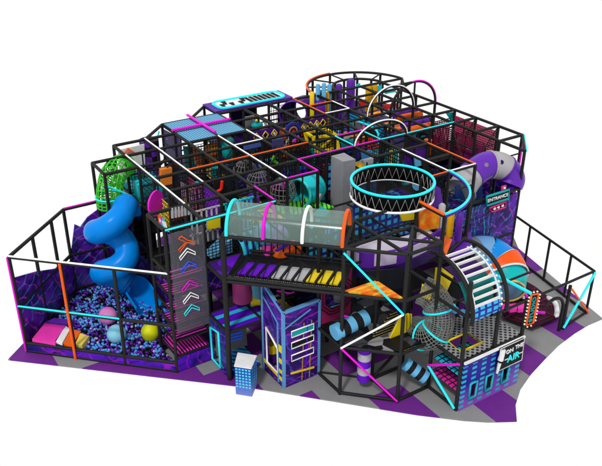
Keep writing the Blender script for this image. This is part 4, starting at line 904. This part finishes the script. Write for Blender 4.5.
for k,m in ((14,GREY),(22,NAVY)):
    d=Vector((-.35,-.75,.55)).normalized(); c=tp[k]+d*.49; MB().cyl(c,c+d*.03,.08,12).build('port',m,t)
Q('j',-.5,[(455,186),(482,178),(482,202),(456,212)],mat('blue_wall',(30,70,150),.5),'blue_board','blue board under the purple and grey tube slide','board')
Q('z',F+.05,[(505,182),(520,180),(519,187),(510,189)],VIO,'violet_mat','violet mat on the deck at the entrance corner','mat')
# entrance sign
t=thing('entrance_sign','black ENTRANCE sign with cyan frame and pink arrow plate on the right','sign',(7.3,-1.15,3.2))
f4=[(486,196.5),(508.4,189.3),(507.9,198.3),(485.9,205.5)]
P4=pl('j',-1.15,f4); bd=MB().slab(P4,.04).build('board',DARK,t); MB().tube([p+Vector((0,-.03,0)) for p in P4],.045,6,True).build('frame',TEAL,t)
c=sum(P4,Vector())/4; text(bd,'ENTRANCE',c+Vector((0,-.04,-.0)),P4[1]-P4[0],(0,0,1),.18,WHT,sx=1.1)
A4=pl('j',-1.15,[(488.5,208),(505,201.5),(504.8,206.8),(491,211.5)]); MB().slab(A4,.04).build('arrow_plate',DARK,t); MB().tube([p+Vector((0,-.03,0)) for p in A4],.035,6,True).build('arrow_frame',mat('sign_pink',(226,40,130),.4),t)
for s in (.25,.5,.78):
    p=A4[3].lerp(A4[2],s).lerp(A4[0].lerp(A4[1],s),.5)+Vector((0,-.04,0)); MB().slab([p+Vector((-.07,0,0)),p+Vector((.03,0,.06)),p+Vector((.08,0,.0)),p+Vector((.03,0,-.06))],.02).build('arrow_mark',WHT,t)
S4=pl('j',-1.15,[(501.5,186.5),(506,185),(505.8,189),(501.3,190.3)]); MB().slab(S4,.04).build('small_plate',_M['sign_pink'],t); c=sum(S4,Vector())/4; MB().sphere(c+Vector((0,-.04,0)),.045,8,6).build('small_symbol',WHT,t)
# segmented colour tunnel
t=thing('colour_tunnel','big segmented tunnel of grey, pale blue, blue, orange and teal shells by the entrance','tunnel',(7,-1.5,0))
cp2=[at(464,262,1.4),at(475,260,1.4),at(487,260,1.35),at(499,268,1.2),at(506,278,1.02),at(508.5,291,.82)]
cp2=[W(p) for p in cp2]; rads=[.78,.83,.86,.84,.74,.56]
sg=smooth_path(cp2,6); cl=[GREY,mat('shell_pale',(110,165,215),.4,noise=.02),mat('shell_blue',(0,140,228),.35,noise=.02),mat('shell_orange',(248,90,8),.35,noise=.02),mat('shell_teal',(0,186,188),.35,noise=.02)]
for k in range(5):
    seg=sg[6*k:6*k+7]; r_=[rads[k]+(rads[k+1]-rads[k])*q/6 for q in range(len(seg))]
    if k==3: r_=[r+.06 for r in r_]
    MB().shell(seg,r_,30,0,2*PI,.03).build('shell',cl[k],t)
    if k>=2:
        d=(seg[-1]-seg[-2]).normalized(); MB().shell([seg[-1]-d*.02,seg[-1]+d*.04],r_[-1]+.03,30,0,2*PI,.06).build('rim',WHT if k<4 else mat('peach',(240,196,120),.4),t)
d=(sg[-1]-sg[-2]).normalized(); MB().cyl(sg[-1]-d*.05,sg[-1]-d*.02,.5,28).build('inner_disc',mat('disc_bluegrey',(120,160,196),.4),t)
# ================================================================== maroon web pit and bars
t=thing('web_floor','dark maroon web net floor with a white rim beside the entrance arch','net floor',(6,-3,.1))
wp=[(521,279),(535,287),(549,298),(557,305),(558,318),(532,328),(505,318),(498,302),(510,290)]
MB().slab(pl('z',.22,wp),.06).build('pad',mat('maroon_dark',(52,10,30),.7),t)
mb=MB(); ctr=W(at(530,305,.27))
for p in pl('z',.27,wp): mb.bar(ctr,p,.02)
for s in (.3,.55,.8):
    q=[ctr.lerp(p,s) for p in pl('z',.27,wp)]; mb.tube(q,.012,4,True)
mb.build('web',mat('web_line',(130,36,80),.6),t)
MB().tube(smooth_path(pl('z',.3,[(547,297),(555,303),(557,311),(556,317)]),4),[.04]+[.09]*11+[.03],8).build('rim',WHT,t)
for k,(a,b,c) in enumerate(((( 500,309),(545,313),'magenta'),((513,281),(524,298),'white'),((521,285),(527,297),'magenta'))):
    solo('net_bar',MB().bar(W(at(*a,.5)),W(at(*b,.45)),.07),NE[c],('magenta bar low across the front of the web floor','white bar slanting at the back of the web floor','magenta bar slanting beside the white one')[k],'bar')
for k,x in enumerate((503,512,520)): solo('foam_cushion',MB().slab(pl('z',.75,[(x-3,306),(x+4,305),(x+5,310),(x-2,311)]),.14),PNK,('left','middle','right')[k]+' of three pink cushions behind the front deck','cushion','pink cushions behind the front deck')
# ================================================================== front deck module with ON THE AIR
fo=Frame('black tube frame of the front deck module with grey deck','climbing frame',(3,-4.5,0))
for (i,j,z) in ((2,-5,4.3),(3.05,-5,3.3),(4,-5,2.9),(2,-4,L+.1),(4,-4,3.0),(3.05,-4,T-.4)): fo.post(i,j,0,z,r=.062)
for a,b in (((2,-5),(4,-5)),((2,-4),(2,-5)),((4,-4),(4,-5)),((2,-4),(2,-3)),((2,-3.6),(4,-3.6))): fo.beam((*a,L-.03),(*b,L-.03),.055)
fo.beam((2,-5,.06),(2,-4,.06),.05); fo.beam((1,-4,.06),(2,-4,.06),.045); fo.beam((2,-5,3.2),(3.05,-5,3.2),.055); fo.beam((2,-5,3.2),(2,-4,3.2),.05); fo.beam((3.05,-5,3.0),(3.05,-3,3.0),.05)
M_PERF=pat('perforated',lambda nt,tc:(lambda v:(setattr(v.inputs['Scale'],'default_value',7.5),setattr(v.inputs['Randomness'],'default_value',0),nt.links.new(mapping(nt,tc,rot=(0,0,.785)),v.inputs['Vector']),ramp(nt,v.outputs['Distance'],[(0,(30,30,34)),(.34,(30,30,34)),(.36,(150,150,152))]))[-1])(nt.nodes.new('ShaderNodeTexVoronoi')))
h=(2.24,2.9,-4.74,-4.24); mb=MB()
for a,b,c,d in ((2.02,4,-4.24,-3.6),(2.02,4,-4.97,-4.74),(2.02,2.24,-4.74,-4.24),(2.9,4,-4.74,-4.24)): mb.slab([W((a,c,L+.02)),W((b,c,L+.02)),W((b,d,L+.02)),W((a,d,L+.02))],.04,Vector((0,0,1)))
mb.build('deck',M_PERF,fo.t,'grey perforated deck')
MB().tube([W((a,b,L+.05)) for a,b in ((2.24,-4.74),(2.9,-4.74),(2.9,-4.24),(2.24,-4.24))],.04,6,True).build('hatch_frame',YEL,fo.t)
M_GC=pat('grid_cyan',bricks((40,190,220),(16,30,50),(16,30,50),5,5,0,1,.3)); 
def gridmat(c): 
    return pat('gridflat_%d_%d'%(c[0],c[1]),lambda nt,tc:(lambda v:(setattr(v.inputs['Scale'],'default_value',1),setattr(v,'offset',0),nt.links.new(mapping(nt,tc,sc=(6,6,6)),v.inputs['Vector']),setattr(v.inputs['Color1'],'default_value',rgb(*c)),setattr(v.inputs['Color2'],'default_value',rgb(*c)),setattr(v.inputs['Mortar'],'default_value',rgb(20,24,40)),setattr(v.inputs['Mortar Size'],'default_value',.14),setattr(v.inputs['Brick Width'],'default_value',1.0),setattr(v.inputs['Row Height'],'default_value',1.0),v.outputs['Color'])[-1])(nt.nodes.new('ShaderNodeTexBrick')))
MB().slab([W((2.05,-4.95,1.15)),W((3.2,-4.95,1.15)),W((3.2,-4.05,1.15)),W((2.05,-4.05,1.15))],.04).build('step_deck',gridmat((40,190,225)),fo.t,'cyan grid step deck'); MB().slab([W((2.05,-4.95,.6)),W((2.6,-4.95,.6)),W((2.6,-4.05,.6)),W((2.05,-4.05,.6))],.04).build('step_deck',gridmat((230,40,160)),fo.t,'magenta grid step deck')
fo.strip(on_i(430,364.5,2),(2,-5,L-.05),'magenta',off=(-.07,0,0),r=.04); fo.strip(on_i(430,365,2),(2,-5,.08),'cyan',off=(-.07,0,0),r=.042)
t=thing('deck_facade','blue to pink city facade panel with cyan windows and white top edge','facade',(3,-5,0))
M_CITY=pat('city_print',bricks((36,180,205),(34,20,150),(150,90,196),2.7,5.6,.0,.9,.52))
mb=MB(); 
wins=[(2.3,2.52),(2.83,3.05),(3.38,3.6)]; xs=[2.02]+[v for w_ in wins for v in w_]+[4.0]; z0_,z1_=.32,.86
for k in range(0,8,2): mb.slab([W((xs[k],-5.06,0)),W((xs[k+1],-5.06,0)),W((xs[k+1],-5.06,1.62)),W((xs[k],-5.06,1.62))],.04)
for a,b in wins:
    mb.slab([W((a,-5.06,0)),W((b,-5.06,0)),W((b,-5.06,z0_)),W((a,-5.06,z0_))],.04); mb.slab([W((a,-5.06,z1_)),W((b,-5.06,z1_)),W((b,-5.06,1.62)),W((a,-5.06,1.62))],.04)
pn=mb.build('panel',M_CITY,t)
for a,b in wins: MB().tube([W((a,-5.09,z0_)),W((b,-5.09,z0_)),W((b,-5.09,z1_)),W((a,-5.09,z1_))],.04,4,True).build('window_frame',mat('frame_cyan',(30,180,200),.4),pn)
MB().bar(W((2.0,-5.1,1.72)),W((4.0,-5.1,1.72)),.06,.07).build('top_edge',WHT,t); MB().bar(W((2.0,-5.08,1.63)),W((4.02,-5.08,1.63)),.05,.07).build('blue_edge',mat('edge_blue',(40,30,160),.4),t)
MB().slab([W((4.02,-5,0)),W((4.02,-4.5,0)),W((4.02,-4.5,1.6)),W((4.02,-5,1.6))],.03).build('side_panel',DPUR,t)
t=thing('radio_sign','black ON THE AIR sign with a white microphone drawing on the city facade','sign',(3.5,-5.15,.9))
P4=pl('j',-5.14,[(500,348.5),(523.6,337.6),(521,359.5),(496,371.3)]); bd=MB().slab(P4,.04).build('board',DARK,t); MB().tube([p+Vector((0,-.03,0)) for p in P4],.014,4,True).build('border',WHT,t)
def bl(u,v): return P4[3].lerp(P4[2],u).lerp(P4[0].lerp(P4[1],u),v)+Vector((0,-.045,0))
xd=P4[1]-P4[0]; text(bd,'ON',bl(.4,.72),xd,(0,0,1),.19,WHT); text(bd,'THE',bl(.8,.76),xd,(0,0,1),.19,WHT); text(bd,'AIR',bl(.6,.36),xd,(0,0,1),.33,NE['cyan'])
MB().bar(bl(.24,.4),bl(.38,.4),.02).build('dash',WHT,t); MB().bar(bl(.82,.4),bl(.97,.4),.02).build('dash',WHT,t)
MB().tube([bl(.1,.93),bl(.05,.5)],[.075,.085],12).build('microphone_head',WHT,t); MB().tube([bl(.04,.42),bl(0.0,-.05)],[.06,.035],10).build('microphone_handle',WHT,t); MB().tube([bl(.05,.47),bl(.04,.43)],.105,12).build('microphone_ring',DARK,t)
for k in range(4):
    v_=.95-k*.12; MB().bar(bl(.02+.0*k,v_-.04),bl(.18,v_+.02),.012).build('grille_line',GREY,t)
# striped drum
t=thing('slatted_drum','curved drum of white slats with cyan dotted sides above the front deck','drum',(2.5,-4.5,3.1))
dc=lambda i,a,r: Vector((i*U,-4.05*U-r*math.cos(a),3.2+r*math.sin(a)))
for i in (2.06,3.0):
    MB().tube([dc(i+(-.07 if i<2.5 else .07),k*PI/2/16*1.12-.1,1.36) for k in range(19)],.06,8).build('side_rail',BLK,t)
    vs=[];N_=20
    for k in range(N_+1):
        a=k*PI/2*1.08/N_; 
        for r,di in ((1.25,0),(1.25,.1 if i<2.5 else -.1),(1.22,.1 if i<2.5 else -.1),(1.22,0)): vs.append(dc(i+di,a,r))
    MB().add(vs,[(4*k+q,4*k+(q+1)%4,4*k+4+(q+1)%4,4*k+4+q) for k in range(N_) for q in range(4)]).build('side_band',mat('band_cyan',(80,190,240),.4),t)
    mb=MB()
    for k in range(13): mb.sphere(dc(i+(.03 if i<2.5 else -.03),(k+.5)*PI/2*1.08/13,1.27),.04,6,5)
    mb.build('dots',WHT,t)
for k in range(9):
    a=.24+k*.172; p=dc(2.13,a,1.245); q=dc(2.93,a,1.245); MB().bar(p,q,.05,.07).build('slat',WHT,t)
MB().tube([dc(2.14,.2+k*.1,1.25) for k in range(16)],.025,6).build('inner_rail',WHT,t); MB().tube([dc(2.92,.2+k*.1,1.25) for k in range(16)],.025,6).build('inner_rail',WHT,t)
vs=[]
for k in range(4):
    a=-.12+k*.11; vs+=[dc(2.1,a,1.25),dc(2.98,a,1.25)]
MB().add(vs,[(2*k,2*k+1,2*k+3,2*k+2) for k in range(3)]).build('lower_print',pat('drum_print',bricks((60,190,240),(24,40,160),(24,40,160),4,5.5,0,1,.35)),t)
vs=[]
for k in range(10):
    a=.1+k*.165; vs+=[dc(2.1,a,.95),dc(2.98,a,.95)]
mb=MB(); mb.add(vs,[(2*k,2*k+1,2*k+3,2*k+2) for k in range(9)],True); mb.mi=[0 if k>4 else 1 for k in range(9)]; mb.build('inner_lining',[mat('lining_purple',(62,22,104),.5),mat('lining_teal',(10,120,116),.5)],t)
# vertical sign
t=thing('vertical_sign','narrow upright orange framed sign with cyan letters and white bulbs by the web floor','sign',(4.1,-5.05,1.2))
P4=pl('j',-5.05,[(530.3,294.5),(537.2,293.2),(532.2,322.2),(525,324.4)]); bd=MB().slab(P4,.06).build('board',DARK,t); MB().tube([p+Vector((0,-.04,0)) for p in P4],.035,6,True).build('frame',NE['orange'],t)
c=sum(P4,Vector())/4; up_=(P4[0]-P4[3]).normalized(); text(bd,'STUDIO',c+Vector((0,-.05,0)),up_,Vector((-1,0,0)),.2,TEAL,sx=1.2)
bm=mat('bulb',(235,230,215),.3,emit=.1,noise=0)
for a,b,n_ in ((0,1,2),(1,2,9),(2,3,2),(3,0,9)):
    for k in range(n_):
        p=P4[a].lerp(P4[b],(k+.5)/n_); d=(p-c); nn=(P4[b]-P4[a]).cross(Vector((0,1,0))).normalized()
        if nn.dot(d)<0: nn=-nn
        MB().sphere(p+nn*.08+Vector((0,-.04,0)),.03,8,6).build('bulb',bm,t)
# ================================================================== back right toys
for k,(a,b,m,l) in enumerate((((394,114.5),(416,109.5),SLP,'rearmost purple'),((398,118.5),(421,114),ORG,'rear orange'),((402,125),(427,119.5),SLP,'front purple'),((408,130.5),(430,125.5),ORG,'frontmost orange'))):
    z=4.55-.12*k; solo('foam_roller',MB().cyl(W(at(*a,z)),W(at(*b,z)),.15,18),m,l+' roller of the roller slope by the white arches','roller','rollers of the roller slope')
for k,(x,y,m) in enumerate(((312,92,YEL),(318,84,LB),(321,90,TEAL),(324,83,LB),(327,92,mat('pillar_gold',(226,168,10))),(329.5,84,LB))):
    q=on_j(x,y,6.8+.15*(k%3)); col('tower_pillar',q[0],q[1],F,q[2],.1,m,('leftmost yellow','left pale blue','teal','middle pale blue','gold','rightmost pale blue')[k]+' pillar inside the round tower','pillar','thin pillars inside the round tower')
for k,(x,y,m,r,l) in enumerate(((339,84,PUR,.16,'short purple column left in the round tower'),(351,79,PUR,.2,'tall purple column in the middle of the round tower'),(369,84,mat('pillar_gold',(226,168,10)),.15,'left golden column in the round tower'),(375,84,_M['pillar_gold'],.15,'right golden column in the round tower'))):
    q=on_j(x,y,7.4); col('tower_column',q[0],q[1],F,q[2],r,m,l,'column','wide columns in the round tower')
for k,(x0,y0,x1,y1,m,l) in enumerate(((356,83,360,87,CY,'small cyan board right of the purple column'),(378,84,383,90,CY,'small cyan board right of the golden columns'),(383,103,396,109,RED,'red board at the right of the round tower'),(360,99,366,106,RED,'small red board below the golden columns'),(385,88,395,92,CY,'cyan board behind the tall white arch'))):
    Q('j',7.0 if y0<95 else 6.0,[(x0,y0+2),(x1,y0),(x1,y1),(x0,y1+2)],m,'colour_board',l,'board')
Q('z',F+.6,[(383,111),(396,108),(396,111),(386,114)],LB,'pale_mat','pale blue mat below the red tower board','mat')
Q('z',F+.75,[(358,117),(380,111),(382,115),(364,120)],M_FIRE,'flame_mat','flame coloured mat in front of the round tower','mat')
Q('z',F+.5,[(386,135),(404,131),(414,137),(396,143)],NAVY,'navy_mat','navy mat below the lower white arch','mat')
Q('i',8.98,[(446,113),(453,112),(452,122)],TEAL,'teal_flag','teal triangular board by the upper right beam','board')
# stripe portal
t=thing('portal_board','cyan and dark striped portal board with rounded opening left of the white arches','panel',(6,4,F))
P4=pl('i',6.0,[(350,112),(385,127.5),(384,146),(350,131)])
def b2(u,v): return P4[3].lerp(P4[2],u).lerp(P4[0].lerp(P4[1],u),v)
mb=MB(); mb.slab([b2(0,0),b2(.22,0),b2(.22,1),b2(0,1)],.05); mb.slab([b2(.86,0),b2(1,0),b2(1,1),b2(.86,1)],.05); mb.slab([b2(.22,.72),b2(.86,.72),b2(.86,1),b2(.22,1)],.05); mb.build('board',pat('cyan_bars',stripes([(14,30,60),(20,170,220),(20,150,210)],2.6,'Z')),t)
MB().tube(smooth_path([b2(.24,.05)+Vector((-.05,0,0)),b2(.24,.6)+Vector((-.05,0,0)),b2(.4,.76)+Vector((-.05,0,0)),b2(.74,.74)+Vector((-.05,0,0)),b2(.86,.5)+Vector((-.05,0,0)),b2(.87,.05)+Vector((-.05,0,0))],5),.045,6).build('opening_trim',NE['cyan'],t)
Q('z',F+.4,[(356,124),(366,122),(372,127),(361,130)],MG,'pink_mat','pink mat seen in the cyan portal opening','mat'); solo('foam_block',MB().slab(pl('j',4.4,[(354,122),(361,121),(361,129),(354,129)]),.2),GREY,'grey foam block left of the pink mat','block')
# yellow wire bin
t=thing('wire_bin','yellow open frame bin below the right diamond banner','bin',(4.2,4.3,4.0))
c8=[W((3.95,3.95,4.0)),W((4.7,3.75,4.0)),W((4.75,4.35,4.0)),W((4.0,4.5,4.0))]; u8=[p+Vector((-.05,.15,.55)) for p in c8]; mb=MB()
for k in range(4):
    mb.bar(c8[k],c8[(k+1)%4],.09); mb.bar(u8[k],u8[(k+1)%4],.09); mb.bar(c8[k],u8[k],.09)
mb.bar(c8[0],u8[1],.05); mb.build('frame',YEL,t); MB().slab(c8,.04).build('base',mat('dull_yellow',(206,190,30),.5),t); MB().slab([c8[1],c8[2],u8[2],u8[1]],.03).build('side',mat('tan',(200,160,60),.5),t)
# mid pieces
solo('white_roll',MB().cyl(W(at(362,164,3.95)),W(at(373,161,3.95)),.17,16),LG,'pale grey foam roll right of the grey column','foam roll')
Q('j',2.6,[(361,152),(371,150),(371,158),(362,160)],mat('mid_blue',(60,140,210),.5),'blue_board','blue board above the pale grey foam roll','board'); Q('z',F+.2,[(362,158),(372,155),(373,159),(364,162)],mat('indigo',(60,40,190),.5),'indigo_mat','indigo striped mat behind the pale grey foam roll','mat')
solo('gold_cushion',MB().sphere(W(at(358,168,3.9)),.3,14,9,1.0,.7),mat('pillar_gold',(226,168,10)),'golden cushion between the grey column and ring crown','cushion')
Q('j',1.03,[(403,151.5),(427,146),(427,166),(404,166)],mat('violet_dull',(74,26,128),.5),'purple_board','purple board with a crossed brace behind the ring crown','board')
solo('cross_brace',MB().bar(pl('j',.98,[(404,152)])[0],pl('j',.98,[(426,165)])[0],.05),BLK,'black brace crossing the purple board','brace')
Q('j',.9,[(414,158),(420,156),(421,165),(415,167)],LB,'pale_board','small pale blue board in front of the purple board','board')
for k in range(4):
    x=387+k*4.2; col('teal_post',*on_j(x,150,1.9)[:2],F,4.5,.07,(TEAL,YEL,TEAL,LG)[k],('first','second','third','fourth')[k]+' thin post from the left behind the ring crown','post','thin posts behind the ring crown')
Q('j',4.4,[(300,160),(313,156),(313,170),(301,173)],DPUR,'purple_board','purple board behind the magenta beam','board'); Q('j',4.0,[(315,152),(328,149),(329,164),(316,167)],PUR,'purple_board','lighter purple board left of the grey column','board')
Q('j',3.2,[(341,140),(349,138),(350,150),(342,152)],TEAL,'teal_board','teal board above the magenta beam behind the column','board'); Q('z',F+.4,[(337,135),(346,132),(352,137),(342,140)],mat('dusty_rose',(200,130,120),.5),'rose_mat','dusty rose mat beside the yellow bin','mat')
Q('j',3.3,[(272,140),(283,138),(284,150),(273,152)],mat('slate',(60,60,110),.5),'slate_board','slate board under the left diamond banner','board'); Q('j',4.3,[(243,143),(262,139),(262,146),(244,150)],mat('periwinkle',(90,110,200),.5),'periwinkle_board','periwinkle board below the grey wall toy','board')
solo('pale_stick',MB().bar(W(on_j(284,150,4.2)),W(on_j(290,137,4.2)),.08),LG,'pale leaning stick below the round target','stick'); solo('pink_stick',MB().bar(W(on_j(292,143,4.2)),W(on_j(299,136,4.2)),.06),NE['magenta'],'magenta stick leaning right of the pale stick','stick')
solo('lime_bird',MB().tube(smooth_path([W(on_j(275,156,3.1)),W(on_j(273,160,3.1)),W(on_j(277,163,3.1))],3),.07,6),LIME,'small lime green climbing hold below the orange beam','climbing hold')
# ================================================================== camera, world, light
cam=bpy.data.cameras.new('camera'); co=bpy.data.objects.new('camera',cam); C.objects.link(co)
co.location=CAM; co.rotation_euler=(PI/2-PITCH,0,-YAW); cam.sensor_width=36; cam.lens=36*FPX/602; cam.clip_end=500; cam.clip_start=.5
bpy.context.scene.camera=co
w=bpy.data.worlds.new('World'); bpy.context.scene.world=w; w.use_nodes=True
bg=w.node_tree.nodes['Background']; bg.inputs[0].default_value=(1,1,1,1); bg.inputs[1].default_value=1.0
s=bpy.data.lights.new('sun','SUN'); s.energy=2.0; s.angle=math.radians(7); s.color=(1,.98,.95)
so=bpy.data.objects.new('sun',s); C.objects.link(so)
d=Vector((.62,.42,-1.0)); so.rotation_euler=d.to_track_quat('-Z','Y').to_euler()
sc=bpy.context.scene; sc.view_settings.view_transform='Standard'; sc.view_settings.look='None'; sc.view_settings.exposure=0; sc.view_settings.gamma=1
for o in bpy.data.objects:
    if '_w' in o: del o['_w']
